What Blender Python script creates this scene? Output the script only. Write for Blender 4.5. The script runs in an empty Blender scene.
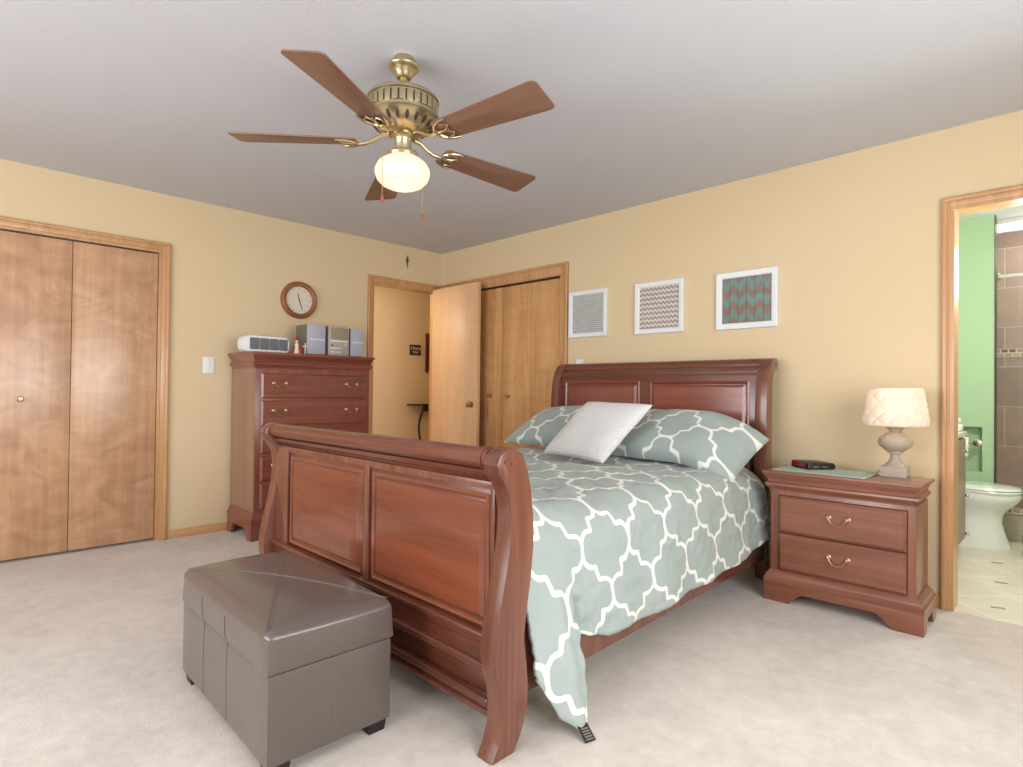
import bpy, bmesh, math, random
from math import sin, cos, pi, radians as RAD
from mathutils import Vector, Matrix, noise
import numpy as np
random.seed(7)
sc = bpy.context.scene
col = sc.collection

# ------------------------------------------------------------------ camera
cam_d = bpy.data.cameras.new('camera'); cam = bpy.data.objects.new('camera', cam_d); col.objects.link(cam)
YAW, PITCH, ROLL = .7839, .0105, .0110
_f = Vector((-sin(YAW)*cos(PITCH), cos(YAW)*cos(PITCH), sin(PITCH)))
_r0 = Vector((cos(YAW), sin(YAW), 0)); _u0 = _r0.cross(_f)
_r = _r0*cos(ROLL) + _u0*sin(ROLL); _u = -_r0*sin(ROLL) + _u0*cos(ROLL)
M = Matrix((( _r.x, _u.x, -_f.x, 4.6686), (_r.y, _u.y, -_f.y, -3.6683), (_r.z, _u.z, -_f.z, 1.0849), (0, 0, 0, 1)))
cam.matrix_world = M
cam_d.sensor_width = 36; cam_d.sensor_fit = 'HORIZONTAL'; cam_d.lens = 586.99/1023*36
cam_d.clip_start = .02
sc.camera = cam

# ------------------------------------------------------------------ world, light, exposure
sc.view_settings.view_transform = 'Standard'
try: sc.view_settings.look = 'None'
except Exception: pass
sc.view_settings.gamma = 1; sc.view_settings.use_curve_mapping = False
sc.view_settings.exposure = 0.22
w = bpy.data.worlds.new('world'); sc.world = w; w.use_nodes = True
w.node_tree.nodes['Background'].inputs[0].default_value = (.75, .87, 1, 1)
w.node_tree.nodes['Background'].inputs[1].default_value = 1.2

def area(name, loc, rot, sx, sy, power, color):
    l = bpy.data.lights.new(name, 'AREA'); l.shape = 'RECTANGLE'; l.size = sx; l.size_y = sy
    l.energy = power; l.color = color
    o = bpy.data.objects.new(name, l); o.location = loc; o.rotation_euler = rot; col.objects.link(o); return o
def point(name, loc, power, color, r=.03):
    l = bpy.data.lights.new(name, 'POINT'); l.energy = power; l.color = color; l.shadow_soft_size = r
    o = bpy.data.objects.new(name, l); o.location = loc; col.objects.link(o); return o
DAY = (.985, .99, 1)
XR, YB = 5.65, -5.5          # right wall, rear wall
area('daylight_rear', (2.7, YB-.16, 1.35), (RAD(90), 0, 0), 3.2, 1.5, 98, DAY)
area('daylight_right', (XR+.16, -2.6, 1.35), (0, RAD(90), 0), 1.5, 2.6, 78, DAY)

# ------------------------------------------------------------------ helpers
def srgb(r, g, b):
    f = lambda c: (c/255/12.92) if c/255 <= .04045 else ((c/255+.055)/1.055)**2.4
    return (f(r), f(g), f(b), 1)

class MB:
    def __init__(s): s.bm = bmesh.new()
    def _merge(s, b2, bev=0, seg=2, angle=30):
        if bev > 0:
            bmesh.ops.recalc_face_normals(b2, faces=b2.faces)
            ed = [e for e in b2.edges if len(e.link_faces) == 2 and e.calc_face_angle(0) > RAD(angle)]
            bmesh.ops.bevel(b2, geom=ed, offset=bev, segments=seg, profile=.6, affect='EDGES', clamp_overlap=True)
        bmesh.ops.recalc_face_normals(b2, faces=b2.faces)
        me = bpy.data.meshes.new('t'); b2.to_mesh(me); b2.free(); s.bm.from_mesh(me); bpy.data.meshes.remove(me); return s
    def box(s, x0, x1, y0, y1, z0, z1, bev=0, seg=2):
        b = bmesh.new()
        v = [b.verts.new((x, y, z)) for z in (z0, z1) for y in (y0, y1) for x in (x0, x1)]
        for f in ((0,2,3,1),(4,5,7,6),(0,1,5,4),(2,6,7,3),(0,4,6,2),(1,3,7,5)): b.faces.new([v[i] for i in f])
        return s._merge(b, bev, seg)
    def prism(s, pts, axis, a, b_, bev=0, seg=2, angle=30):
        b = bmesh.new()
        def mk(p, c):
            return {'x': (c, p[0], p[1]), 'y': (p[0], c, p[1]), 'z': (p[0], p[1], c)}[axis]
        A = [b.verts.new(mk(p, a)) for p in pts]; B = [b.verts.new(mk(p, b_)) for p in pts]
        b.faces.new(A); b.faces.new(B[::-1])
        n = len(pts)
        for i in range(n): b.faces.new((A[i], B[i], B[(i+1) % n], A[(i+1) % n]))
        return s._merge(b, bev, seg, angle)
    def loft(s, rings, cap=True, closed=True):
        b = bmesh.new(); R = [[b.verts.new(p) for p in r] for r in rings]
        for i in range(len(R)-1):
            n = len(R[i])
            for j in range(n if closed else n-1):
                k = (j+1) % n; b.faces.new((R[i][j], R[i][k], R[i+1][k], R[i+1][j]))
        if cap: b.faces.new(R[0][::-1]); b.faces.new(R[-1])
        return s._merge(b)
    def rects(s, prof, x0, x1, y0, y1):
        """stack of rectangles: prof = [(z, offset)] -> mitred moulding block"""
        return s.loft([[(x0-o, y0-o, z), (x1+o, y0-o, z), (x1+o, y1+(o if False else min(o, 0)), z), (x0-o, y1+min(o, 0), z)] for z, o in prof])
    def lathe(s, prof, c=(0, 0), seg=32, sx=1, sy=1):
        rings = [[(c[0]+max(r, 1e-4)*cos(2*pi*j/seg)*sx, c[1]+max(r, 1e-4)*sin(2*pi*j/seg)*sy, z) for j in range(seg)] for r, z in prof]
        return s.loft(rings)
    def tube(s, pts, r, seg=10, closed=False):
        P = [Vector(p) for p in pts]; n = len(P)
        rr = r if isinstance(r, (list, tuple)) else [r]*n
        T = []
        for i in range(n):
            a = P[(i-1) % n] if (closed or i > 0) else P[i]; b = P[(i+1) % n] if (closed or i < n-1) else P[i]
            T.append((b-a).normalized())
        up = Vector((0, 0, 1)) if abs(T[0].z) < .9 else Vector((1, 0, 0))
        N = (up - T[0]*up.dot(T[0])).normalized(); rings = []
        for i in range(n):
            N = (N - T[i]*N.dot(T[i])).normalized(); B = T[i].cross(N)
            rings.append([tuple(P[i] + (N*cos(2*pi*j/seg) + B*sin(2*pi*j/seg))*rr[i]) for j in range(seg)])
        if closed: rings.append(rings[0])
        return s.loft(rings, cap=not closed)
    def ball(s, c, r, sx=1, sy=1, sz=1, seg=16):
        m = MB().lathe([(r*sin(pi*i/seg), -r*cos(pi*i/seg)) for i in range(seg+1)], seg=seg*2 if seg < 20 else seg)
        m.xf(Matrix.Translation(c) @ Matrix.Diagonal((sx, sy, sz, 1))); return s.add(m)
    def xf(s, M_): bmesh.ops.transform(s.bm, matrix=M_, verts=s.bm.verts); return s
    def add(s, o):
        me = bpy.data.meshes.new('t'); o.bm.to_mesh(me); o.bm.free(); s.bm.from_mesh(me); bpy.data.meshes.remove(me); return s
def T(x, y, z): return Matrix.Translation((x, y, z))
def RX(a): return Matrix.Rotation(a, 4, 'X')
def RY(a): return Matrix.Rotation(a, 4, 'Y')
def RZ(a): return Matrix.Rotation(a, 4, 'Z')

def obj(name, mb, mat, parent=None, loc=None, smooth=True, ang=38, label=None):
    me = bpy.data.meshes.new(name)
    if isinstance(mb, MB):
        bmesh.ops.remove_doubles(mb.bm, verts=mb.bm.verts, dist=1e-6)
        mb.bm.to_mesh(me); mb.bm.free()
    else: me = mb; me.name = name
    me.materials.clear(); me.materials.append(mat)
    if smooth:
        me.polygons.foreach_set('use_smooth', [True]*len(me.polygons)); me.set_sharp_from_angle(angle=RAD(ang))
    o = bpy.data.objects.new(name, me); col.objects.link(o)
    if parent: o.parent = parent
    if loc: o.location = loc
    if label: o['label'] = label
    return o
def thing(name, label, cat, loc=(0, 0, 0), rz=0, group=None):
    o = bpy.data.objects.new(name, None); o.empty_display_size = .1; col.objects.link(o)
    o.location = loc; o.rotation_euler = (0, 0, rz); return tag(o, label, cat, group)
def tag(o, label, cat, group=None):
    o['label'] = label; o['category'] = cat
    if group: o['group'] = group
    return o
def struct(name, mb, mat, parent=None, label=None, **k):
    o = obj(name, mb, mat, parent, **k)
    if not parent: o['kind'] = 'structure'
    if label: o['label'] = label
    return o
def copy_tree(o, parent=None):
    c = o.copy(); col.objects.link(c)
    if parent: c.parent = parent
    for ch in list(o.children): copy_tree(ch, c)
    return c

# ------------------------------------------------------------------ materials
def newmat(name):
    m = bpy.data.materials.new(name); m.use_nodes = True
    nt = m.node_tree; return m, nt, nt.nodes['Principled BSDF']
def N(nt, t, **k):
    n = nt.nodes.new(t)
    for a, b in k.items():
        if a.startswith('i_'):
            n.inputs[a[2:].replace('_', ' ')].default_value = b
        else: setattr(n, a, b)
    return n
def plain(name, c, rough=.5, metal=0, coat=0, bump=0, bscale=60, emit=None, es=0, var=0):
    m, nt, b = newmat(name)
    b.inputs['Base Color'].default_value = c; b.inputs['Roughness'].default_value = rough
    b.inputs['Metallic'].default_value = metal; b.inputs['Coat Weight'].default_value = coat; b.inputs['Coat Roughness'].default_value = .1
    if emit: b.inputs['Emission Color'].default_value = emit; b.inputs['Emission Strength'].default_value = es
    tc = N(nt, 'ShaderNodeTexCoord')
    nz = N(nt, 'ShaderNodeTexNoise', i_Scale=bscale, i_Detail=4); nt.links.new(tc.outputs['Object'], nz.inputs['Vector'])
    if var:
        mx = N(nt, 'ShaderNodeMix', data_type='RGBA'); mx.inputs['A'].default_value = c
        mx.inputs['B'].default_value = tuple(x*(1-var) for x in c[:3]) + (1,)
        nt.links.new(nz.outputs['Fac'], mx.inputs['Factor']); nt.links.new(mx.outputs['Result'], b.inputs['Base Color'])
    if bump:
        bp = N(nt, 'ShaderNodeBump', i_Strength=bump, i_Distance=.002)
        nt.links.new(nz.outputs['Fac'], bp.inputs['Height']); nt.links.new(bp.outputs['Normal'], b.inputs['Normal'])
    return m
def wood(name, c1, c2, axis='z', scale=1, rough=.35, coat=.25, figure=0, contrast=1, bands=0):
    m, nt, b = newmat(name); L = nt.links.new
    tc = N(nt, 'ShaderNodeTexCoord'); mp = N(nt, 'ShaderNodeMapping'); L(tc.outputs['Object'], mp.inputs['Vector'])
    st = {'x': (.9, 14, 14), 'y': (14, .9, 14), 'z': (14, 14, .9)}[axis]
    mp.inputs['Scale'].default_value = tuple(v*scale for v in st)
    n1 = N(nt, 'ShaderNodeTexNoise', i_Scale=1, i_Detail=5, i_Roughness=.6, i_Distortion=.6); L(mp.outputs['Vector'], n1.inputs['Vector'])
    mp2 = N(nt, 'ShaderNodeMapping'); L(tc.outputs['Object'], mp2.inputs['Vector'])
    mp2.inputs['Scale'].default_value = tuple(v*scale*5 for v in st)
    n2 = N(nt, 'ShaderNodeTexNoise', i_Scale=1, i_Detail=3); L(mp2.outputs['Vector'], n2.inputs['Vector'])
    mx0 = N(nt, 'ShaderNodeMath', operation='MULTIPLY_ADD'); L(n2.outputs['Fac'], mx0.inputs[0]); mx0.inputs[1].default_value = .35; L(n1.outputs['Fac'], mx0.inputs[2])
    src = mx0
    if figure:
        n3 = N(nt, 'ShaderNodeTexNoise', i_Scale=3.2, i_Detail=2, i_Roughness=.5, i_Distortion=2.2)
        mp3 = N(nt, 'ShaderNodeMapping'); L(tc.outputs['Object'], mp3.inputs['Vector']); mp3.inputs['Scale'].default_value = (1, 1, 1.6)
        L(mp3.outputs['Vector'], n3.inputs['Vector'])
        ms = N(nt, 'ShaderNodeMath', operation='MULTIPLY_ADD'); L(n3.outputs['Fac'], ms.inputs[0]); ms.inputs[1].default_value = figure; L(mx0.outputs[0], ms.inputs[2]); src = ms
    mr = N(nt, 'ShaderNodeMapRange'); mr.inputs['From Min'].default_value = .67+.5*figure-.25/contrast; mr.inputs['From Max'].default_value = .67+.5*figure+.25/contrast
    L(src.outputs[0], mr.inputs['Value'])
    mx = N(nt, 'ShaderNodeMix', data_type='RGBA'); mx.inputs['A'].default_value = c1; mx.inputs['B'].default_value = c2
    L(mr.outputs['Result'], mx.inputs['Factor']); L(mx.outputs['Result'], b.inputs['Base Color'])
    b.inputs['Roughness'].default_value = rough; b.inputs['Coat Weight'].default_value = coat; b.inputs['Coat Roughness'].default_value = .22
    return m

WALL = plain('wall_paint', srgb(214, 193, 156), .75, bump=.25, bscale=140)
CEIL = plain('ceiling_paint', srgb(198, 199, 205), .9, bump=.35, bscale=90)
HALLP = plain('hall_paint', srgb(235, 212, 176), .8, bump=.2, bscale=140)
GREEN = plain('green_paint', srgb(176, 203, 170), .7, bump=.15, bscale=140)
OAK_TRIM = wood('trim_oak', srgb(176, 128, 82), srgb(205, 160, 112), 'z', 1.4, .32, .3)
OAK_TRIM_X = wood('trim_oak_x', srgb(172, 124, 80), srgb(205, 160, 112), 'x', 1.4, .32, .3)
OAK_TRIM_Y = wood('trim_oak_y', srgb(172, 124, 80), srgb(205, 160, 112), 'y', 1.4, .32, .3)
SLAB = wood('door_birch', srgb(166, 121, 90), srgb(206, 165, 128), 'z', .6, .3, .35, figure=.8, contrast=.8)
SLAB2 = wood('closet_birch', srgb(184, 132, 82), srgb(214, 168, 116), 'z', .6, .33, .3, figure=.45, contrast=.9)
LEAF = wood('entry_door_birch', srgb(200, 158, 118), srgb(222, 184, 144), 'z', .5, .42, .1, figure=.3, contrast=.7)
CHERRY_X = wood('cherry_x', srgb(104, 50, 37), srgb(144, 79, 62), 'x', .9, .28, .45)
CHERRY_Y = wood('cherry_y', srgb(95, 51, 41), srgb(133, 81, 66), 'y', .9, .28, .45)
CHERRY_Z = wood('cherry_z', srgb(102, 53, 41), srgb(141, 81, 64), 'z', .9, .28, .45)
BEDP = wood('bed_panel', srgb(99, 49, 32), srgb(135, 74, 50), 'x', .7, .2, .6)
BEDZ = wood('bed_post', srgb(91, 50, 37), srgb(129, 81, 62), 'z', .8, .25, .5)
BEDX = wood('bed_rail', srgb(82, 42, 30), srgb(116, 67, 50), 'x', .9, .25, .5)
NSX = wood('nightstand_x', srgb(109, 62, 44), srgb(145, 93, 72), 'x', .9, .3, .4)
NSZ = wood('nightstand_z', srgb(108, 62, 44), srgb(141, 91, 70), 'z', .9, .3, .4)
DSIDE = wood('dresser_side', srgb(133, 95, 78), srgb(160, 120, 99), 'z', .9, .33, .4)
BLADE = wood('blade_walnut', srgb(105, 73, 56), srgb(135, 100, 79), 'x', 1.3, .38, .15)
BRASS = plain('antique_brass', srgb(190, 176, 142), .28, .95)
BRASSD = plain('dark_gap', srgb(60, 50, 38), .6)
BRASSP = plain('pull_brass', srgb(186, 156, 124), .36, .95)
LEATHER = plain('leather', srgb(94, 85, 79), .30, 0, .4, bump=.35, bscale=220, var=.12)
BLACKP = plain('black_plastic', srgb(28, 26, 26), .4)
WHITEP = plain('white_plastic', srgb(226, 228, 230), .4)
SILVERP = plain('silver_plastic', srgb(172, 174, 186), .42, .1)
GREYGR = plain('grey_grille', srgb(110, 112, 112), .8, bump=1, bscale=500)
CHROME = plain('chrome', srgb(205, 205, 205), .15, 1)
PORC = plain('porcelain', srgb(236, 240, 236), .12, 0, .6)
IRON = plain('black_iron', srgb(32, 26, 24), .5)
STONE = plain('lamp_stone', srgb(176, 160, 142), .55, bump=.3, bscale=40, var=.2)
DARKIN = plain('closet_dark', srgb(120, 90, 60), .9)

def carpet_mat():
    m, nt, b = newmat('carpet'); L = nt.links.new
    tc = N(nt, 'ShaderNodeTexCoord')
    n1 = N(nt, 'ShaderNodeTexNoise', i_Scale=2.2, i_Detail=5, i_Roughness=.65); n2 = N(nt, 'ShaderNodeTexNoise', i_Scale=330, i_Detail=2)
    n3 = N(nt, 'ShaderNodeTexNoise', i_Scale=16, i_Detail=4, i_Roughness=.7)
    for n in (n1, n2, n3): L(tc.outputs['Object'], n.inputs['Vector'])
    a = N(nt, 'ShaderNodeMix', data_type='RGBA'); a.inputs['A'].default_value = srgb(178, 167, 156); a.inputs['B'].default_value = srgb(229, 219, 208)
    s = N(nt, 'ShaderNodeMath', operation='MULTIPLY_ADD'); L(n3.outputs['Fac'], s.inputs[0]); s.inputs[1].default_value = .8; 
    s0 = N(nt, 'ShaderNodeMath', operation='MULTIPLY_ADD'); L(n2.outputs['Fac'], s0.inputs[0]); s0.inputs[1].default_value = .9; s0.inputs[2].default_value = -.85
    s1 = N(nt, 'ShaderNodeMath', operation='ADD'); L(n1.outputs['Fac'], s1.inputs[0]); L(s0.outputs[0], s1.inputs[1]); L(s1.outputs[0], s.inputs[2])
    mr = N(nt, 'ShaderNodeMapRange'); mr.inputs['From Min'].default_value = .02; mr.inputs['From Max'].default_value = 1.0; L(s.outputs[0], mr.inputs['Value'])
    L(mr.outputs['Result'], a.inputs['Factor']); L(a.outputs['Result'], b.inputs['Base Color'])
    b.inputs['Roughness'].default_value = .95
    try: b.inputs['Sheen Weight'].default_value = .2
    except Exception: pass
    bp = N(nt, 'ShaderNodeBump', i_Strength=.6, i_Distance=.006); L(n2.outputs['Fac'], bp.inputs['Height']); L(bp.outputs['Normal'], b.inputs['Normal'])
    return m
CARPET = carpet_mat()

def brick_mat(name, c1, c2, mortar, bw, bh, msize, rough=.4, rot=0, offset=.5, axes='xz', freq=2):
    m, nt, b = newmat(name); L = nt.links.new
    tc = N(nt, 'ShaderNodeTexCoord'); sp = N(nt, 'ShaderNodeSeparateXYZ'); cb = N(nt, 'ShaderNodeCombineXYZ')
    L(tc.outputs['Object'], sp.inputs[0])
    L(sp.outputs['XYZ'.index(axes[0].upper())], cb.inputs[0]); L(sp.outputs['XYZ'.index(axes[1].upper())], cb.inputs[1])
    mp = N(nt, 'ShaderNodeMapping'); mp.inputs['Rotation'].default_value = (0, 0, rot); L(cb.outputs[0], mp.inputs['Vector'])
    br = N(nt, 'ShaderNodeTexBrick', offset=offset, offset_frequency=freq); L(mp.outputs['Vector'], br.inputs['Vector'])
    br.inputs['Color1'].default_value = c1; br.inputs['Color2'].default_value = c2; br.inputs['Mortar'].default_value = mortar
    br.inputs['Scale'].default_value = 1; br.inputs['Brick Width'].default_value = bw; br.inputs['Row Height'].default_value = bh; br.inputs['Mortar Size'].default_value = msize
    nz = N(nt, 'ShaderNodeTexNoise', i_Scale=7, i_Detail=6, i_Roughness=.7); L(tc.outputs['Object'], nz.inputs['Vector'])
    mx = N(nt, 'ShaderNodeMix', data_type='RGBA', blend_type='MULTIPLY'); mx.inputs['Factor'].default_value = .45
    L(br.outputs['Color'], mx.inputs['A']); L(nz.outputs['Fac'], mx.inputs['B']); 
    mx2 = N(nt, 'ShaderNodeMix', data_type='RGBA', blend_type='ADD'); mx2.inputs['Factor'].default_value = .25
    L(mx.outputs['Result'], mx2.inputs['A']); L(br.outputs['Color'], mx2.inputs['B'])
    L(mx2.outputs['Result'], b.inputs['Base Color']); b.inputs['Roughness'].default_value = rough
    return m
TILEW = brick_mat('shower_tile', srgb(164, 140, 132), srgb(178, 152, 142), srgb(196, 182, 172), .33, .33, .004, .35)
TILEF = brick_mat('bath_floor_tile', srgb(218, 208, 196), srgb(226, 217, 204), srgb(240, 234, 226), .34, .34, .005, .35, rot=RAD(45), offset=0, axes='xy')
MOSAIC = brick_mat('mosaic_tile', srgb(120, 92, 74), srgb(196, 178, 156), srgb(210, 200, 186), .05, .035, .005, .3)

def cloth_pat(name, base, line, width=.0085):
    m, nt, b = newmat(name); L = nt.links.new
    at = N(nt, 'ShaderNodeAttribute', attribute_name='lattice')
    mr = N(nt, 'ShaderNodeMapRange'); mr.inputs['From Min'].default_value = width-.0012; mr.inputs['From Max'].default_value = width+.0012
    mr.inputs['To Min'].default_value = 1; mr.inputs['To Max'].default_value = 0; L(at.outputs['Fac'], mr.inputs['Value'])
    mx = N(nt, 'ShaderNodeMix', data_type='RGBA'); mx.inputs['A'].default_value = base; mx.inputs['B'].default_value = line
    L(mr.outputs['Result'], mx.inputs['Factor']); L(mx.outputs['Result'], b.inputs['Base Color'])
    b.inputs['Roughness'].default_value = .7; b.inputs['Sheen Weight'].default_value = .15
    tc = N(nt, 'ShaderNodeTexCoord'); nz = N(nt, 'ShaderNodeTexNoise', i_Scale=700, i_Detail=2); L(tc.outputs['Object'], nz.inputs['Vector'])
    n2 = N(nt, 'ShaderNodeTexNoise', i_Scale=22, i_Detail=4, i_Roughness=.65, i_Distortion=.8); L(tc.outputs['Object'], n2.inputs['Vector'])
    ad = N(nt, 'ShaderNodeMath', operation='MULTIPLY_ADD'); L(nz.outputs['Fac'], ad.inputs[0]); ad.inputs[1].default_value = .12; L(n2.outputs['Fac'], ad.inputs[2])
    bp = N(nt, 'ShaderNodeBump', i_Strength=.28, i_Distance=.012); L(ad.outputs[0], bp.inputs['Height']); L(bp.outputs['Normal'], b.inputs['Normal'])
    return m
TRELLIS = cloth_pat('trellis_cotton', srgb(153, 165, 161), srgb(226, 226, 218))

def knit_mat():
    m, nt, b = newmat('white_knit'); L = nt.links.new
    at = N(nt, 'ShaderNodeUVMap'); wv = N(nt, 'ShaderNodeTexWave', bands_direction='X', i_Scale=16, i_Distortion=9, i_Detail=3); wv.inputs['Detail Scale'].default_value = 4
    L(at.outputs['UV'], wv.inputs['Vector'])
    b.inputs['Base Color'].default_value = srgb(222, 222, 220); b.inputs['Roughness'].default_value = .95
    nb = N(nt, 'ShaderNodeTexVoronoi', i_Scale=95); L(at.outputs['UV'], nb.inputs['Vector'])
    av = N(nt, 'ShaderNodeMath', operation='MULTIPLY_ADD'); L(nb.outputs['Distance'], av.inputs[0]); av.inputs[1].default_value = .7; L(wv.outputs['Fac'], av.inputs[2])
    bp = N(nt, 'ShaderNodeBump', i_Strength=.55, i_Distance=.005); L(av.outputs[0], bp.inputs['Height']); L(bp.outputs['Normal'], b.inputs['Normal'])
    return m
KNIT = knit_mat()

def chevron(name, ca, cb_, period_x, period_z, amp, planks=False, distress=.25):
    m, nt, b = newmat(name); L = nt.links.new
    tc = N(nt, 'ShaderNodeTexCoord'); sp = N(nt, 'ShaderNodeSeparateXYZ'); L(tc.outputs['Object'], sp.inputs[0])
    pp = N(nt, 'ShaderNodeMath', operation='PINGPONG'); L(sp.outputs[0], pp.inputs[0]); pp.inputs[1].default_value = period_x/2
    sc_ = N(nt, 'ShaderNodeMath', operation='MULTIPLY_ADD'); L(pp.outputs[0], sc_.inputs[0]); sc_.inputs[1].default_value = amp/(period_x/2); L(sp.outputs[2], sc_.inputs[2])
    nz = N(nt, 'ShaderNodeTexNoise', i_Scale=28, i_Detail=5, i_Roughness=.7); L(tc.outputs['Object'], nz.inputs['Vector'])
    md = N(nt, 'ShaderNodeMath', operation='PINGPONG'); L(sc_.outputs[0], md.inputs[0]); md.inputs[1].default_value = period_z/2
    nn = N(nt, 'ShaderNodeMath', operation='MULTIPLY_ADD'); L(nz.outputs['Fac'], nn.inputs[0]); nn.inputs[1].default_value = distress*period_z; L(md.outputs[0], nn.inputs[2])
    gt = N(nt, 'ShaderNodeMath', operation='GREATER_THAN'); L(nn.outputs[0], gt.inputs[0]); gt.inputs[1].default_value = period_z/4+distress*period_z*.5
    mx = N(nt, 'ShaderNodeMix', data_type='RGBA'); mx.inputs['A'].default_value = ca; mx.inputs['B'].default_value = cb_; L(gt.outputs[0], mx.inputs['Factor'])
    out = mx.outputs['Result']
    if planks:
        p = N(nt, 'ShaderNodeMath', operation='PINGPONG'); L(sp.outputs[0], p.inputs[0]); p.inputs[1].default_value = .027
        lt = N(nt, 'ShaderNodeMath', operation='LESS_THAN'); L(p.outputs[0], lt.inputs[0]); lt.inputs[1].default_value = .0016
        m2 = N(nt, 'ShaderNodeMix', data_type='RGBA'); L(out, m2.inputs['A']); m2.inputs['B'].default_value = srgb(60, 70, 66); L(lt.outputs[0], m2.inputs['Factor']); out = m2.outputs['Result']
    L(out, b.inputs['Base Color']); b.inputs['Roughness'].default_value = .6
    return m
def glass_mat():
    m = bpy.data.materials.new('picture_glass'); m.use_nodes = True; nt = m.node_tree; nt.nodes.clear(); L = nt.links.new
    o = N(nt, 'ShaderNodeOutputMaterial'); mx = N(nt, 'ShaderNodeMixShader'); t = N(nt, 'ShaderNodeBsdfTransparent'); g = N(nt, 'ShaderNodeBsdfGlossy', i_Roughness=.02)
    lw_ = N(nt, 'ShaderNodeLayerWeight', i_Blend=.5); pw = N(nt, 'ShaderNodeMath', operation='POWER'); L(lw_.outputs['Facing'], pw.inputs[0]); pw.inputs[1].default_value = 4
    ml = N(nt, 'ShaderNodeMath', operation='MULTIPLY_ADD'); L(pw.outputs[0], ml.inputs[0]); ml.inputs[1].default_value = .8; ml.inputs[2].default_value = .03; L(ml.outputs[0], mx.inputs[0]); L(t.outputs[0], mx.inputs[1]); L(g.outputs[0], mx.inputs[2]); L(mx.outputs[0], o.inputs[0])
    return m
GLASS = glass_mat()

# ------------------------------------------------------------------ lattice pattern (Moroccan trellis)
CW, CH = .29, .345
def _quarter():
    p = []
    a = [(1, 0), (1, .08), (.985, .16), (.95, .235), (.89, .295), (.81, .338), (.70, .362), (.60, .358), (.535, .372)]
    b = [(1-x, 1-y) for x, y in a][::-1]
    return a + b
Q = np.array(_quarter())*np.array([CW/2, CH/2])
def lattice(u, v):
    """distance from cloth point (u,v) to the trellis line"""
    u = np.abs(((u + CW/2) % CW) - CW/2); v = np.abs(((v + CH/2) % CH) - CH/2)
    best = np.full(u.shape, 9.)
    for fx, fy in ((1, 1), (-1, 1), (1, -1)):
        for i in range(len(Q)-1):
            a = Q[i]*[fx, fy]; b = Q[i+1]*[fx, fy]; d = b-a; L2 = d@d
            t = np.clip(((u-a[0])*d[0] + (v-a[1])*d[1])/L2, 0, 1)
            best = np.minimum(best, np.hypot(u-a[0]-t*d[0], v-a[1]-t*d[1]))
    # contact stubs along the cell borders
    return best
def grid_mesh(name, P, U=None, V=None, wrap=False):
    """P: (n,m,3) array"""
    n, m, _ = P.shape; me = bpy.data.meshes.new(name)
    idx = np.arange(n*m).reshape(n, m)
    f = np.stack([idx[:-1, :-1], idx[1:, :-1], idx[1:, 1:], idx[:-1, 1:]], -1).reshape(-1, 4)
    me.from_pydata(P.reshape(-1, 3).tolist(), [], f.tolist())
    if U is not None:
        at = me.attributes.new('lattice', 'FLOAT', 'POINT'); at.data.foreach_set('value', lattice(U, V).astype('f4').ravel())
        uv = me.uv_layers.new(name='UVMap'); li = np.zeros(len(me.loops), 'i4'); me.loops.foreach_get('vertex_index', li)
        uu = np.stack([U.ravel()[li], V.ravel()[li]], -1).astype('f4'); uv.data.foreach_set('uv', uu.ravel())
    return me
def nz(x, y, s, k=0): return noise.noise(Vector((x*s, y*s, k)))

# ================================================================== SETTING
H = 2.44
def wall_box(mb, *a): mb.box(*a); return mb
# floor + ceiling
struct('floor', MB().box(-.0, XR, YB, 0, -.1, 0), CARPET)
struct('ceiling', MB().box(-.12, XR+.12, YB-.12, .12, H, H+.1), CEIL)
# left wall x in [-.12, 0]
lw = MB()
lw.box(-.12, 0, YB, -4.53, 0, H); lw.box(-.12, 0, -4.53, -2.49, 2.04, H); lw.box(-.12, 0, -2.49, -.79, 0, H)
lw.box(-.12, 0, -.79, -.03, 2.06, H); lw.box(-.12, 0, -.03, .12, 0, H)
struct('wall_left', lw, WALL)
bw = MB()
bw.box(0, .09, 0, .12, 0, H); bw.box(.09, 1.59, 0, .12, 2.04, H); bw.box(1.59, 4.143, 0, .12, 0, H)
bw.box(4.143, 4.93, 0, .12, 2.034, H); bw.box(4.93, XR+.12, 0, .12, 0, H)
struct('wall_back', bw, WALL)
rw = MB(); WY0, WY1, WZ0, WZ1 = -3.9, -1.3, .6, 2.1
rw.box(XR, XR+.12, YB, WY0, 0, H); rw.box(XR, XR+.12, WY1, 0, 0, H); rw.box(XR, XR+.12, WY0, WY1, 0, WZ0); rw.box(XR, XR+.12, WY0, WY1, WZ1, H)
struct('wall_right', rw, WALL)
rr = MB(); RX0, RX1 = 1.1, 4.3
rr.box(-.12, RX0, YB-.12, YB, 0, H); rr.box(RX1, XR+.12, YB-.12, YB, 0, H); rr.box(RX0, RX1, YB-.12, YB, 0, WZ0); rr.box(RX0, RX1, YB-.12, YB, WZ1, H)
struct('wall_rear', rr, WALL)
wf = MB()
for y in (WY0, (WY0+WY1)/2-.025, WY1-.05): wf.box(XR+.02, XR+.07, y, y+.05, WZ0, WZ1, .004)
for z in (WZ0, WZ1-.05): wf.box(XR+.022, XR+.068, WY0, WY1, z, z+.05, .004)
struct('window_1', wf, WHITEP)
wf = MB()
for x in (RX0, (RX0+RX1)/2-.025, RX1-.05): wf.box(x, x+.05, YB-.07, YB-.02, WZ0, WZ1, .004)
for z in (WZ0, WZ1-.05): wf.box(RX0, RX1, YB-.068, YB-.022, z, z+.05, .004)
struct('window_2', wf, WHITEP)

# casings (moulded section: raised outer bead, hollow, inner edge)
def casing_leg(mb, a0, a1, b0, b1, axis, side):
    """plain helper: a moulded board made of three stepped, bevelled strips"""
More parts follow.
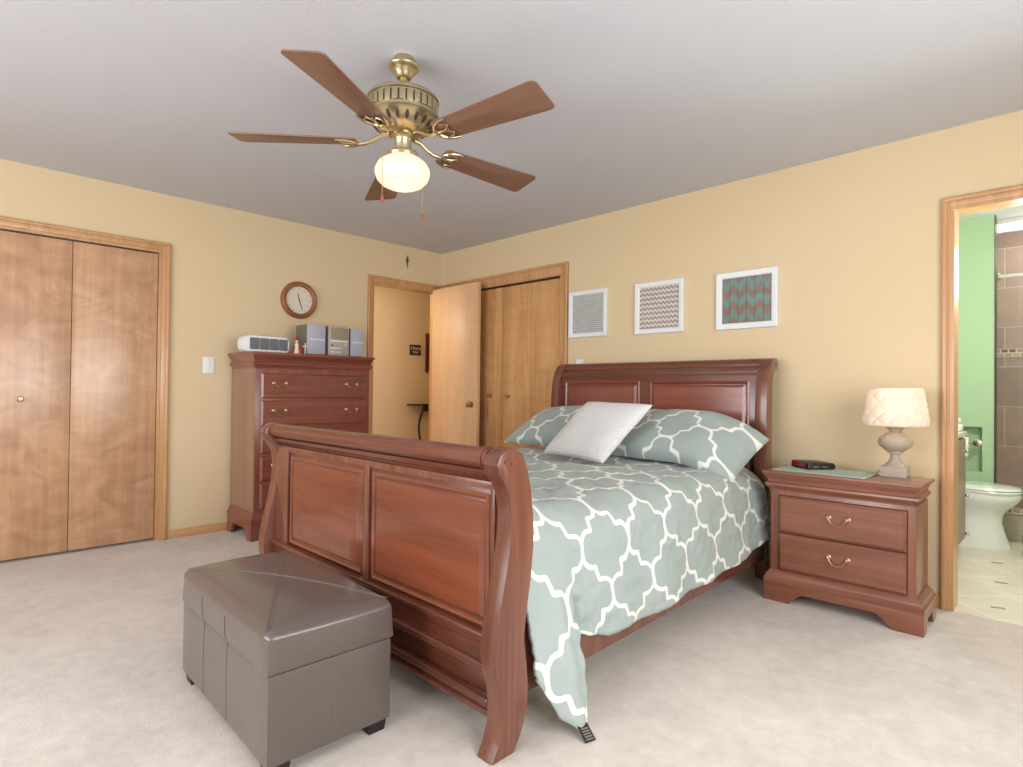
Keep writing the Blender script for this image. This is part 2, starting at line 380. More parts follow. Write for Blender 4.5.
# left closet trim
def trim_left(y0, y1, zt, wd, name, skip_right=False):
    mb = MB()
    full = wd
    for (ya, yb) in ((y0-wd, y0), (y1, y1+(.028 if skip_right else wd))):
        mb.box(0, .014, ya, yb, 0, zt+wd, .003)
        out = (ya, ya+.022) if ya < y0 - .001 and yb <= y0 + 1e-6 else (yb-.022, yb)
        mb.box(0, .024, out[0], out[1], 0, zt+wd, .008, 3)
    mb.box(0, .0141, y0, y1, zt, zt+wd, .003); mb.box(0, .0241, y0-wd, y1+(.028 if skip_right else wd), zt+wd-.022, zt+wd, .008, 3)
    mb.box(-.119, 0, y0, y0+.018, 0, zt-.018); mb.box(-.119, 0, y1-.018, y1, 0, zt-.018); mb.box(-.119, 0, y0, y1, zt-.018, zt)
    struct(name, mb, OAK_TRIM)
def trim_back(x0, x1, zt, wd, name, hd=None):
    hd = hd or wd; mb = MB()
    mb.box(x0-wd, x0, -.014, 0, 0, zt+hd, .003); mb.box(x1, x1+wd, -.014, 0, 0, zt+hd, .003)
    mb.box(x0-wd, x0-wd+.024, -.026, 0, 0, zt+hd, .008, 3); mb.box(x1+wd-.024, x1+wd, -.026, 0, 0, zt+hd, .008, 3)
    mb.box(x0, x1, -.0141, 0, zt, zt+hd, .003); mb.box(x0-wd, x1+wd, -.0261, 0, zt+hd-.024, zt+hd, .008, 3)
    mb.box(x0, x0+.018, -.012, .119, 0, zt-.018); mb.box(x1-.018, x1, -.012, .119, 0, zt-.018); mb.box(x0, x1, -.012, .119, zt-.018, zt)
    return struct(name, mb, OAK_TRIM)
trim_left(-4.53, -2.49, 2.04, .052, 'trim_1')
trim_left(-.79, -.03, 2.06, .052, 'trim_2', True)
trim_back(.09, 1.59, 2.04, .062, 'trim_3', .082)
trim_back(4.143, 4.93, 2.034, .034, 'trim_4', .048)
# baseboards
def bb(name, mb, mat): return struct(name, mb, mat)
b = MB()
b.box(0, .013, YB, -4.59, 0, .06, .004); b.box(0, .013, -2.437, -.843, 0, .06, .004)
bb('baseboard_left', b, OAK_TRIM_Y)
b = MB(); b.box(1.655, 4.11, -.013, 0, 0, .065, .004); b.box(5.005, XR, -.013, 0, 0, .065, .004)
bb('baseboard_back', b, OAK_TRIM_X)
bb('baseboard_right', MB().box(XR-.013, XR, YB+.014, -.014, 0, .065, .004), OAK_TRIM_Y)
bb('baseboard_rear', MB().box(.014, XR-.014, YB, YB+.013, 0, .065, .004), OAK_TRIM_X)

def knob_mb(d):     # wooden/brass mushroom knob pointing to +z
    return MB().lathe([(0, 0), (.016, 0), (.016, .003), (.007, .006), (.007, .02), (.016, .028), (.017, .036), (.012, .042), (0, .043)], seg=20)
# door_1 : four flush slabs of the left closet
d1 = bpy.data.objects.new('door_1', None); col.objects.link(d1); d1['kind'] = 'structure'; d1['label'] = 'flush birch bifold closet doors at the left edge of the picture'
for i in range(4):
    y1 = -2.511-i*.487; p = obj('door_panel', MB().box(-.045, -.012, y1-.484, y1, .018, 2.012, .0025), SLAB, d1)
k = obj('knob', knob_mb(0).xf(T(-.012, -3.246, .995) @ RY(RAD(90))), BRASSP, d1)
k = obj('knob', knob_mb(0).xf(T(-.012, -3.74, .995) @ RY(RAD(90))), BRASSP, d1)
obj('track', MB().box(-.04, -.03, -4.5, -2.512, 2.014, 2.0215), BLACKP, d1)
# door_2 : entry leaf, standing open against the back closet
d2 = bpy.data.objects.new('door_2', None); col.objects.link(d2); d2['kind'] = 'structure'; d2['label'] = 'open pale birch entry door swung against the back closet'
obj('door_panel', MB().box(.028, .698, -.128, -.092, .02, 2.06, .002), LEAF, d2)
def door_knob(s):
    return MB().lathe([(0, 0), (.03, 0), (.03, .004), (.012, .008), (.011, .02), (.02, .026), (.026, .036), (.024, .046), (.014, .05), (0, .051)], seg=24).xf(RX(RAD(90)*s))
obj('door_knob', door_knob(1).xf(T(.622, -.128, .945)), BRASSP, d2)
obj('door_knob', door_knob(-1).xf(T(.622, -.092, .945)), BRASSP, d2)
for z in (.25, 1.05, 1.85): obj('hinge', MB().box(.0245, .028, -.125, -.092, z, z+.09, .001).add(MB().lathe([(0, z), (.006, z), (.006, z+.09), (0, z+.09)], (.02, -.09), 10)), BRASSP, d2)
# door_3 : bifold closet behind it
d3 = bpy.data.objects.new('door_3', None); col.objects.link(d3); d3['kind'] = 'structure'; d3['label'] = 'birch bifold closet doors left of the bed'
for x0, x1 in ((.112, .488), (.492, .873), (.879, 1.222), (1.226, 1.568)):
    obj('door_panel', MB().box(x0, x1, .014, .044, .02, 2.006, .0025), SLAB2, d3)
for x in (.735, .968): obj('knob', knob_mb(0).xf(T(x, .014, 1.03) @ RX(RAD(90))), BRASSP, d3)
obj('track', MB().box(.112, 1.568, .03, .04, 2.008, 2.02), BLACKP, d3)
# closet interiors
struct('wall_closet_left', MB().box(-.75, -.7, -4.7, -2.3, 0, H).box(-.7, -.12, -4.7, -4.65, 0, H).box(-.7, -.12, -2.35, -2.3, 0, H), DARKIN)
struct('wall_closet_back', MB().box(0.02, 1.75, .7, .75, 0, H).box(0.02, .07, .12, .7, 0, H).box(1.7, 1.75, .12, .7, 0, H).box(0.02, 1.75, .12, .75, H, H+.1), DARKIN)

struct('floor_closet', MB().box(-.75, 0, -4.7, -2.3, -.1, -.001).box(0.02, 1.75, 0, .75, -.1, -.001), CARPET)

# hallway behind the entry door
hw = MB(); hw.box(-1.2, -1.1, -2.2, 1.6, 0, H); hw.box(-1.1, 0.02, 1.5, 1.6, 0, H); hw.box(-1.1, -.12, -2.3, -2.2, 0, H); hw.box(-.12, 0.02, .12, 1.5, 0, H)
struct('wall_hallway', hw, HALLP)
struct('floor_hallway', MB().box(-1.1, 0, -2.2, 1.5, -.1, -.002), CARPET)
struct('ceiling_hallway', MB().box(-1.2, -.12, -2.3, 1.6, H, H+.1).box(-.12, 0.02, .12, 1.6, H, H+.1), CEIL)

# bathroom
bx = MB(); bx.box(3.4, 3.5, .12, 2.8, 0, H); bx.box(5.2, 5.3, .12, 2.8, 0, H)
struct('wall_bathroom_side', bx, GREEN)
gw = MB(); NX0, NX1, NZ0, NZ1 = 3.78, 4.055, .50, .84
gw.box(3.5, NX0, 2.0, 2.12, 0, H); gw.box(NX1, 4.125, 2.0, 2.12, 0, H); gw.box(NX0, NX1, 2.0, 2.12, 0, NZ0); gw.box(NX0, NX1, 2.0, 2.12, NZ1, H); gw.box(NX0, NX1, 2.10, 2.12, NZ0, NZ1)
struct('wall_bathroom_green', gw, GREEN)
struct('trim_5', MB().box(4.125, 4.129, 1.995, 2.125, 0, H), plain('metal_edge', srgb(90, 84, 78), .4, .6))
struct('wall_shower', MB().box(3.5, 5.2, 2.7, 2.8, 0, H), TILEW)
struct('trim_6', MB().box(3.5, 5.2, 2.69, 2.70, 1.40, 1.47), MOSAIC)
struct('floor_bathroom', MB().box(3.5, 5.2, 0, 2.7, -.1, .001), TILEF)
# small inset tiles at the corners of the big floor tiles
im = MB()
for gx, gy in ((4.213, 1.247), (4.278, .744), (4.313, .216), (4.5, 1.0), (4.54, .48)):
    im.add(MB().box(-.03, .03, -.012, .012, .001, .0022).xf(T(gx, gy, 0) @ RZ(RAD(20))))
struct('trim_7', im, plain('inset_tile', srgb(150, 136, 122), .4))
struct('ceiling_bathroom', MB().box(3.4, 5.3, .12, 2.8, H, H+.1), plain('bath_ceiling', srgb(230, 230, 230), .9))
struct('wall_shower_curb', MB().box(4.135, 5.2, 2.06, 2.18, .001, .20), plain('curb_tile', srgb(196, 184, 164), .4, var=.15, bscale=6))
struct('trim_8', MB().box(4.135, 5.2, 2.05, 2.19, .20, .235, .003), MOSAIC)

# bath fixture, plus an added hall lamp and an added bath fill
hl = thing('added_hall_light', 'unseen round flush hallway lamp, added to light the hall beyond the entry door', 'ceiling light', (-.62, -1.45, H))  # unseen lamp body, added to go with the hall light
obj('base', MB().lathe([(0, 0), (.15, 0), (.15, -.03), (0, -.03)]), BRASS, hl)
obj('lamp_shade', MB().lathe([(.14, -.03), (.135, -.06), (.1, -.09), (.05, -.1), (0, -.102)]), plain('hall_glow', srgb(255, 240, 215), .4, emit=(1, .85, .65, 1), es=5), hl)
point('hall_fill', (-.62, -1.3, 2.0), 27, (1, .86, .68), .1)  # added light that brightens the hallway, its source out of view
bl = thing('bathroom_light', 'lit rectangular lamp on the bathroom ceiling above the shower', 'ceiling light', (4.17, 2.32, H))
obj('frame', MB().box(-.12, .12, -.14, .14, -.035, 0, .006), WHITEP, bl)
obj('diffuser', MB().box(-.10, .10, -.12, .12, -.045, -.035, .003), plain('bath_glow', srgb(255, 245, 225), .4, emit=(1, .93, .8, 1), es=1.6), bl)
point('bath_fill', (4.5, .55, 1.75), 36, (1, .97, .9), .12)  # added fill hanging free of any fixture, brightens the toilet and near faces
point('shower_bulb', (4.45, 2.35, 2.2), 5, (1, .97, .9), .1)

# ================================================================== BED
bed = thing('sleigh_bed', 'cherry wood sleigh bed with curved panelled headboard and footboard', 'bed', (2.55, -1.2, 0))
BO = Matrix.Translation((-2.55, 1.2, 0))
FBF = [(-2.419, .912), (-2.448, .907), (-2.474, .890), (-2.487, .862), (-2.478, .835), (-2.452, .805), (-2.432, .765), (-2.424, .71), (-2.428, .63), (-2.443, .55), (-2.463, .46), (-2.482, .38), (-2.488, .31), (-2.480, .25), (-2.462, .195), (-2.455, .15), (-2.458, .09), (-2.474, .04), (-2.497, .0)]
FBB = [(-2.402, 0), (-2.372, .05), (-2.348, .11), (-2.344, .18), (-2.355, .26), (-2.365, .33), (-2.356, .40), (-2.338, .50), (-2.327, .60), (-2.329, .70), (-2.341, .78), (-2.356, .84), (-2.378, .89)]
fb = obj('footboard', MB().box(1.78, 3.37, -2.415, -2.375, .10, .85, .004).xf(BO), BEDX, bed)
for xa, xb in ((1.735, 1.80), (3.37, 3.437)):
    pm = MB().prism(FBF+FBB, 'x', xa, xb, .006, 2, 50)
    for (yy, zz) in ((-2.455, .872), (-2.425, .865)):
        pm.add(MB().lathe([(0, 0), (.005, 0), (.005, .003), (0, .003)], seg=12).xf(T(xb, yy, zz) @ RY(RAD(90))))
    obj('post', pm.xf(BO), BEDZ, fb)
# roll, cap rings and cove beneath
rl = MB().tube([(1.786, -2.437, .873), (3.364, -2.437, .873)], .034, 28)
for x in (1.80, 3.33): rl.tube([(x, -2.437, .873), (x+.016, -2.437, .873)], .037, 28)
obj('top_rail', rl.xf(BO), BEDX, fb)
cv = MB().prism([(-2.415, .845), (-2.455, .838), (-2.447, .822), (-2.428, .812), (-2.415, .79)], 'x', 1.786, 3.364, .002)
obj('cove_moulding', cv.xf(BO), BEDX, fb)
def raised_panel(x0, x1, z0, z1, yf, mat, par, d=.016):
    # frame moulding + raised field, facing -y
    mb = MB()
    def ring(o, y): return [(x0+o, y, z0+o), (x1-o, y, z0+o), (x1-o, y, z1-o), (x0+o, y, z1-o)]
    mb.loft([ring(-.004, yf+.004), ring(-.004, yf-.004), ring(.004, yf-.010), ring(.012, yf-.006), ring(.016, yf+.0005), ring(.022, yf+.0005), ring(.036, yf-.010), ring(.040, yf-.0105)])
    return obj('panel', mb.xf(BO), mat, par, ang=25)
raised_panel(1.945, 2.59, .345, .755, -2.415, BEDP, fb)
raised_panel(2.665, 3.33, .345, .755, -2.415, BEDP, fb)
fr = MB()
for xa, xb in ((1.786, 1.925), (2.61, 2.645), (3.345, 3.364)): fr.box(xa, xb, -2.428, -2.415, .33, .79, .003)
fr.box(1.786, 3.364, -2.4275, -2.415, .775, .80, .003)
obj('frame_stiles', fr.xf(BO), BEDZ, fb)
lr = MB().box(1.786, 3.364, -2.437, -2.414, .215, .335, .004).box(1.786, 3.364, -2.452, -2.414, .318, .338, .008, 3).box(1.786, 3.364, -2.456, -2.414, .225, .25, .010, 3)
lr.box(1.786, 3.364, -2.432, -2.414, .10, .135, .006).box(1.786, 3.364, -2.45, -2.414, .125, .145, .008, 3).box(1.786, 3.364, -2.44, -2.414, .085, .105, .006, 3)
obj('lower_rail', lr.xf(BO), BEDX, fb)
# headboard
hb = obj('headboard', MB().box(1.745, 3.265, -.20, -.165, .30, 1.22, .004).xf(BO), BEDX, bed)
HF = [(-.10, 1.290), (-.135, 1.287), (-.163, 1.270), (-.19, 1.235), (-.212, 1.19), (-.226, 1.13), (-.236, 1.05), (-.24, .95), (-.242, .6), (-.242, .25), (-.235, .1), (-.215, 0)]
HBk = [(-.14, 0), (-.15, .1), (-.155, .4), (-.155, .9), (-.155, 1.08), (-.150, 1.15), (-.128, 1.20), (-.10, 1.212), (-.078, 1.225), (-.068, 1.25), (-.077, 1.277)]
for xa, xb in ((1.68, 1.75), (3.255, 3.325)):
    pm = MB().prism(HF+HBk, 'x', xa, xb, .005, 2, 50)
    for (yy, zz) in ((-.125, 1.255), (-.10, 1.245)): pm.add(MB().lathe([(0, 0), (.006, 0), (.006, .002), (0, .002)], seg=12).xf(T(xb, yy, zz) @ RY(RAD(90))))
    obj('post', pm.xf(BO), BEDZ, hb)
rl = MB().tube([(1.751, -.115, 1.250), (3.254, -.115, 1.250)], .039, 28)
rl.prism([(-.115, 1.25), (-.168, 1.235), (-.196, 1.21), (-.205, 1.185), (-.165, 1.185)], 'x', 1.751, 3.254, .003)
obj('top_rail', rl.xf(BO), BEDX, hb)
raised_panel(1.80, 2.45, .55, 1.15, -.20, CHERRY_X, hb)
raised_panel(2.535, 3.205, .55, 1.15, -.20, CHERRY_X, hb)
# rails and slats
for pts in ([(3.365, -2.36), (3.39, -2.36), (3.315, -.235), (3.29, -.235)], [(1.74, -2.36), (1.765, -2.36), (1.725, -.235), (1.70, -.235)]):
    obj('side_rail', MB().prism(pts, 'z', .125, .335, .004).xf(BO), BEDZ, bed)
sl = MB()
for i in range(9): y = -2.2+i*.235; sl.box(1.77, 3.27, y, y+.07, .28, .30)
obj('slats', sl.xf(BO), OAK_TRIM_X, bed)
mt = tag(obj('mattress', MB().box(-.745, .745, -1.0, 1.0, 0, .29, .05, 4), plain('mattress_ticking', srgb(225, 222, 215), .9)), 'white mattress lying hidden under the trellis duvet', 'mattress')
mt.location = (2.52, -1.29, .302)

# ---------------------------------------------------------------- duvet
def interp(x, xs, ys): return float(np.interp(x, xs, ys))
ny, ns = 300, 400
yA, yB_ = -.30, -2.322
S = 1.36
P = np.zeros((ny, ns, 3)); U = np.zeros((ny, ns)); V = np.zeros((ny, ns))
hemy = [-2.40, -2.31, -2.26, -2.20, -2.14, -2.10, -2.075, -2.05, -1.9, -1.6, -1.2, -.8, -.5, -.25]
hemz = [.32, .17, .07, .022, .02, .05, .225, .245, .198, .188, .204, .220, .250, .28]
for i in range(ny):
    ty = i/(ny-1); y = yA+(yB_-yA)*ty
    foot = max(0, (-y-1.95)/.36)
    cx = 2.525 + .02*ty
    corner = max(0, min(1, (-y-2.03)/.09)); corner = corner*corner*(3-2*corner)
    for j in range(ns):
        s = -S + 2*S*j/(ns-1); sg = 1 if s > 0 else -1; a = abs(s)
        R_ = .15; A = .672 + .010*ty; th = RAD(78)
        ztop = .674 + .022*nz(s, y, 2.3, 1.7) + .012*nz(s, y, 6, 4.) - .012*max(0, min(1, (y+.75)/.4))
        ztop += .012*cos(s*2)-.006-.040*math.exp(-((cx+s-2.47)/.30)**2-((y+.93)/.17)**2)
        if a <= A: xo, dz = a, 0
        elif a <= A+R_*th:
            p = (a-A)/R_; xo = A+R_*sin(p); dz = R_*(1-cos(p))
        else:
            h = a-A-R_*th; p = th
            zh = interp(y, hemy, hemz) if sg > 0 else .26
            zc = ztop-R_*(1-cos(th)); Lmax = (zc-zh)/sin(th)
            hs = (S-A-R_*th); h2 = h/hs*Lmax            # spread the hang to the hem
            xo = A+R_*sin(th)+h2*cos(th)*.55; dz = R_*(1-cos(th))+h2*sin(th)
            k = min(1, h2/.25)
            if sg > 0:
                xo += k*(.010*sin(y*17+1.3)+.012*nz(y, h2, 5, 2.2))
                xo += .012*k+corner*(.004+.115*max(0, h2-.05))
                # gathered pleats where the foot corner leaves the frame
                g = math.exp(-((y+2.075)/.022)**2)*min(1, max(0, (h2-.12)/.08)); xo -= g*.03
                g2 = math.exp(-((y+2.19)/.03)**2)*min(1, max(0, (h2-.06)/.1)); xo += g2*.016
                g3 = math.exp(-((y+2.00)/.03)**2)*min(1, max(0, (h2-.15)/.1)); xo += g3*.016
                g4 = min(1, max(0, (h2-.10)/.12))*math.exp(-((y+2.06)/.07)**2); xo += g4*(.009*sin(h2*75+y*30)+.006*sin(y*140+h2*25))
            if h/hs > .985: xo -= .006; 
        # puffiness / soft wrinkles
        nx_ = .009*nz(s*1.3, y, 8, 8.)+.005*nz(s, y*1.2, 19, 3.)
        z = ztop-dz+nx_*(1 if dz < .1 else 0)
        x = cx+sg*(xo + (nx_ if dz >= .1 else 0))
        P[i, j] = (x, y, z)
        # cloth coords: arc length
        hang = 0 if a <= A+R_*th else ((a-A-R_*th)/(S-A-R_*th))*max(.05, (ztop-R_*(1-cos(th))-(interp(y, hemy, hemz) if sg > 0 else .26))/sin(th))
        V[i, j] = sg*(min(a, A+R_*th)+hang)
        U[i, j] = y
    # foot edge tucks down between mattress and footboard
    if i > ny-8:
        k = (i-(ny-8))/7
        P[i, :, 2] -= np.where(P[i, :, 2] > .5, .03*k*k*1.2, 0)
# corner: pull the drape tip a little (fabric runs towards a point)
U2 = U+1.421+CW/2; V2 = V-.91
# closed sheet: outer surface + underside 22 mm below
me = grid_mesh('duvet', P, U2, V2)
dv = obj('duvet', me, TRELLIS, ang=80)
sm = dv.modifiers.new('thickness', 'SOLIDIFY'); sm.thickness = .016; sm.offset = -1
tag(dv, 'grey-green duvet with white trellis pattern spread over the bed', 'duvet')
TM = T(*P[int((2.19-.30)/2.022*(ny-1)), ns-2]) @ T(-.006, 0, .006) @ RY(RAD(-52)) @ RX(RAD(-10))
tg = MB().box(-.0008, .0008, -.022, .022, -.055, 0).xf(TM)
obj('care_tag', tg, plain('tag_black', srgb(22, 20, 20), .7), dv, label='small black care tag with grey print')
tp = MB()
for i in range(5): tp.box(.0009, .0013, -.015, .015, -.049+i*.008, -.045+i*.008)
obj('tag_print', tp.xf(TM), plain('tag_grey', srgb(120, 114, 108), .7), dv)

# ---------------------------------------------------------------- pillows
def pillow(name, c, bulge, mat, off=(0, 0), n=70, droop=None, pinch=.06, back=.6, wr=.008, seedk=0):
    bl_, br_, tr_, tl_ = [np.array(p, float) for p in c]
    wv = np.linalg.norm(br_-bl_); hv = np.linalg.norm(tl_-bl_)
    nrm = np.cross(br_-bl_, tl_-bl_); nrm /= np.linalg.norm(nrm)
    def surf(side):
        Pm = np.zeros((n, n, 3)); Um = np.zeros((n, n)); Vm = np.zeros((n, n))
        for i in range(n):
            for j in range(n):
                # denser samples near the border
                u = .5-.5*cos(pi*i/(n-1)); v = .5-.5*cos(pi*j/(n-1))
                a, b2 = 2*u-1, 2*v-1
                uu = .5+.5*a*(1-pinch*(1-b2*b2)); vv = .5+.5*b2*(1-pinch*(1-a*a))
                p = bl_*(1-uu)*(1-vv)+br_*uu*(1-vv)+tr_*uu*vv+tl_*(1-uu)*vv
                e = max(0, (1-abs(a)**3))**.42*max(0, (1-abs(b2)**3))**.42
                t = e*bulge*(1 if side > 0 else back)
                wk = wr*nz(u*wv*1.0+seedk, v*hv, 7, seedk)*min(1, e*2)+wr*.5*nz(u*wv+seedk, v*hv, 17, seedk)*min(1, e*2)
                p = p+nrm*side*(t+wk)
                if droop: p = droop(p, u, v)
                Pm[i, j] = p; Um[i, j] = v*hv+off[0]; Vm[i, j] = u*wv+off[1]
        return Pm, Um, Vm
    A_ = surf(1); B_ = surf(-1)
    m1 = grid_mesh('a', *A_); m2 = grid_mesh('b', *B_)
    bm = bmesh.new(); bm.from_mesh(m1); n0 = len(bm.faces); bm.from_mesh(m2)
    bm.faces.ensure_lookup_table(); bmesh.ops.remove_doubles(bm, verts=bm.verts, dist=1e-5); bmesh.ops.recalc_face_normals(bm, faces=bm.faces)
    me_ = bpy.data.meshes.new(name); bm.to_mesh(me_); bm.free(); bpy.data.meshes.remove(m1); bpy.data.meshes.remove(m2)
    return obj(name, me_, mat, ang=75)
def droopR(p, u, v):
    k = max(0, (u-.55)/.45); return p+np.array((0, -.0*k, -.12*k*k*(1-.15*v)))
sh1 = pillow('pillow', [(1.60, -.66, .70), (2.46, -.64, .70), (2.50, -.32, .96), (1.70, -.32, .93)], .10, TRELLIS, (.06, .10), back=.5, seedk=3.1)
tag(sh1, 'trellis patterned pillow at the left of the headboard, behind the white cushion', 'pillow', 'patterned pillows against the headboard')
sh2 = pillow('pillow', [(2.53, -.73, .70), (3.32, -.73, .69), (3.385, -.35, .925), (2.60, -.34, .945)], .11, TRELLIS, (.20, .12), droop=droopR, back=.5, seedk=6.4)
tag(sh2, 'trellis patterned pillow at the right of the headboard, corner drooping over the bed edge', 'pillow', 'patterned pillows against the headboard')
cu = pillow('cushion', [(2.20, -.90, .690), (2.735, -1.01, .683), (2.865, -.71, 1.005), (2.375, -.67, 1.012)], .065, KNIT, (0, 0), back=.6, wr=.003, pinch=.035, seedk=9.9)
tag(cu, 'square white textured cushion leaning on the patterned pillows', 'cushion')

# ================================================================== OTTOMAN
ot = thing('storage_ottoman', 'taupe leather storage ottoman with stitched lid at the foot of the bed', 'ottoman', (3.071, -2.996, 0), -.02)
OW, OD = .80, .40
def soft_block(x0, x1, y0, y1, z0, z1, crown=0, bul=.006, n=24, r=.03):
    """a leather covered block: rounded edges, slightly swollen faces"""
    bm = bmesh.new(); bmesh.ops.create_cube(bm, size=1)
    bmesh.ops.subdivide_edges(bm, edges=bm.edges, cuts=n, use_grid_fill=True)
    L_ = (x1-x0, y1-y0, z1-z0)
    for v in bm.verts:
        a = [v.co[k]*2 for k in range(3)]
        p = [a[k]*L_[k]/2 for k in range(3)]
        rr_ = r*(.62+.38*a[2]) if crown else r
        q = [max(-L_[k]/2+rr_, min(L_[k]/2-rr_, p[k])) for k in range(3)]
        d = Vector((p[0]-q[0], p[1]-q[1], p[2]-q[2]))
        if d.length > 1e-6: d = d.normalized()*min(rr_, d.length*1.0)
        pv = Vector(q)+d
        fx, fy, fz = (1-a[0]**2), (1-a[1]**2), (1-a[2]**2)
        pv.x += (bul*fy*fz)*(1 if a[0] > .999 else -1 if a[0] < -.999 else 0)
        pv.y += (bul*fx*fz)*(1 if a[1] > .999 else -1 if a[1] < -.999 else 0)
        if a[2] > .999: pv.z += crown*(fx*fy)**.6 if fx*fy > 0 else 0
        v.co = (pv.x+(x0+x1)/2, pv.y+(y0+y1)/2, pv.z+(z0+z1)/2)
    m = MB(); me_ = bpy.data.meshes.new('t'); bm.to_mesh(me_); bm.free(); m.bm.from_mesh(me_); bpy.data.meshes.remove(me_); return m
obj('body', soft_block(-OW+.004, -.004, .004, OD-.004, .036, .2905, 0, .003, 20, .007), LEATHER, ot)
obj('lid', soft_block(-OW, 0, 0, OD+.003, .291, .410, .026, .006, 26, .026), LEATHER, ot)
for (x, y) in ((-.045, .045), (-OW+.045, .045), (-.045, OD-.045), (-OW+.045, OD-.045)):
    obj('foot', MB().rects([(0, -.005), (.036, 0)], x-.032, x+.032, y-.032, y+.032), BLACKP, ot)
sm_ = MB()
def zl(u, v):  # lid height at fractions
    a, b2 = 2*u-1, 2*v-1; return .410+.026*max(0, (1-a*a)*(1-b2*b2))**.6+.0004
for d in (-.005, .005):
    sm_.tube([(-OW*(1-t)+(d if 0 else 0), OD*t+d, zl(t, t)) for t in [i/20*.94+.03 for i in range(21)]], .0011, 6)
    sm_.tube([(-OW*(1-t), OD*(1-t)+d, zl(t, 1-t)) for t in [i/20*.94+.03 for i in range(21)]], .0011, 6)
for x in (-OW*.68, -OW*.40):
    bulx = .006*(1-(2*(x+OW)/OW-1)**2)
    sm_.tube([(x, -.001-bulx*f, .295+.112*t) for t, f in ((.02, .1), (.25, .75), (.5, 1), (.7, .8))], .0014, 6)
    sm_.tube([(x, .0032, .045), (x, .0008, .165), (x, .0032, .288)], .0014, 6)
for d in (-.004, .004):
    y = OD*.52+d
    sm_.tube([(.001, y, .298), (.0065, y, .352), (.002, y, .392)], .0012, 6)
    sm_.tube([(-.0035, y, .045), (-.0008, y, .165), (-.0035, y, .288)], .0012, 6)
obj('seam', sm_, plain('thread', srgb(104, 94, 88), .6), ot)

# ================================================================== CHESTS: drawer pulls etc.
def bail(w=.075, r=.0035):
    """brass bail pull on the -y face, centre at origin"""
    m = MB()
    for s in (-1, 1):
        m.add(MB().lathe([(0, 0), (.013, 0), (.014, .003), (.009, .006), (.006, .012), (.008, .018), (0, .021)], seg=16).xf(T(s*w/2, 0, 0) @ RX(RAD(90))))
    pts = []
    for t in [i/16 for i in range(17)]:
        a = -1+2*t; x = a*w/2*(1 if abs(a) > .8 else 1); z = -.034*(1-abs(a)**3.2)
        pts.append((x*(.93 if abs(a) > .55 else .93), -.016-.006*(1-abs(a)), z))
    m.tube(pts, r, 8); return m
def drawer_front(w, h, d=.02):
    def ring(o, y): return [(-w/2+o, y, o), (w/2-o, y, o), (w/2-o, y, h-o), (-w/2+o, y, h-o)]
    return MB().loft([ring(0, 0), ring(0, -.010), ring(.006, -.014), ring(.012, -d)])
def bracket(x0, x1, y0, y1, h, mat, par, fw=.15, th=.02, name='plinth', sc_=1):
    """plinth with shaped bracket feet on front (-y) and both sides"""
    m = MB()
    L_ = x1-x0
    def prof(L_, fw):
        p = [(0, 0), (fw*.72, 0), (fw*.80, h*.18), (fw*.86, h*.22), (fw*.92, h*.42), (fw*1.02, h*.50), (fw*1.1, h*.62)]
        return p + [(L_-a, b2) for a, b2 in p[::-1]] + [(L_, h), (0, h)]
    m.prism([(x0+a, b2) for a, b2 in prof(L_, fw)], 'y', y0, y0+th, .0015)
    D_ = y1-y0
    for xa in (x0+.0005, x1-th-.0005): m.prism([(y0+.0008+a*(D_-.001)/D_, b2-.0004) for a, b2 in prof(D_, min(fw*.62, D_*.3))], 'x', xa, xa+th, .0015)
    return obj(name, m, mat, par)

# ---- nightstand (front faces -y)
ns_ = thing('nightstand', 'two-drawer cherry nightstand with brass pulls beside the bed', 'nightstand', (4.125, -.505, 0), .022)
W_, D_ = .70, .315
ns_body = obj('carcass', MB().box(-W_+.025, -.033, .025, D_, .15, .575, .003), NSZ, ns_)
bracket(-W_, 0, 0, D_, .095, NSX, ns_, .17)
obj('base_moulding', MB().rects([(.095, 0), (.105, .002), (.118, .002), (.125, -.006), (.135, -.008), (.145, -.014), (.155, -.022), (.160, -.026)], -W_, 0, 0, D_), NSX, ns_)
obj('crown_moulding', MB().rects([(.572, -.024), (.582, -.022), (.590, -.010), (.602, -.002), (.612, -.003), (.618, -.012), (.630, -.012), (.642, -.006), (.652, .002), (.660, .003)], -W_, -.018, 0, D_), NSX, ns_)
obj('top', MB().box(-W_-.010, -.006, -.010, D_, .660, .676, .004, 3), NSX, ns_)
dw = obj('drawer', drawer_front(.56, .185).xf(T(-W_/2, .025, .362)), NSX, ns_)
obj('handle', bail(.085).xf(T(-W_/2, .005, .362+.11)), BRASSP, dw)
dw2 = obj('drawer', drawer_front(.56, .185).xf(T(-W_/2, .025, .168)), NSX, ns_)
obj('handle', bail(.085).xf(T(-W_/2, .005, .168+.11)), BRASSP, dw2)
gp = MB().box(-W_/2-.285, -W_/2+.285, .0215, .0245, .163, .552)
obj('drawer_recess', gp, plain('recess', srgb(70, 36, 26), .6), ns_)

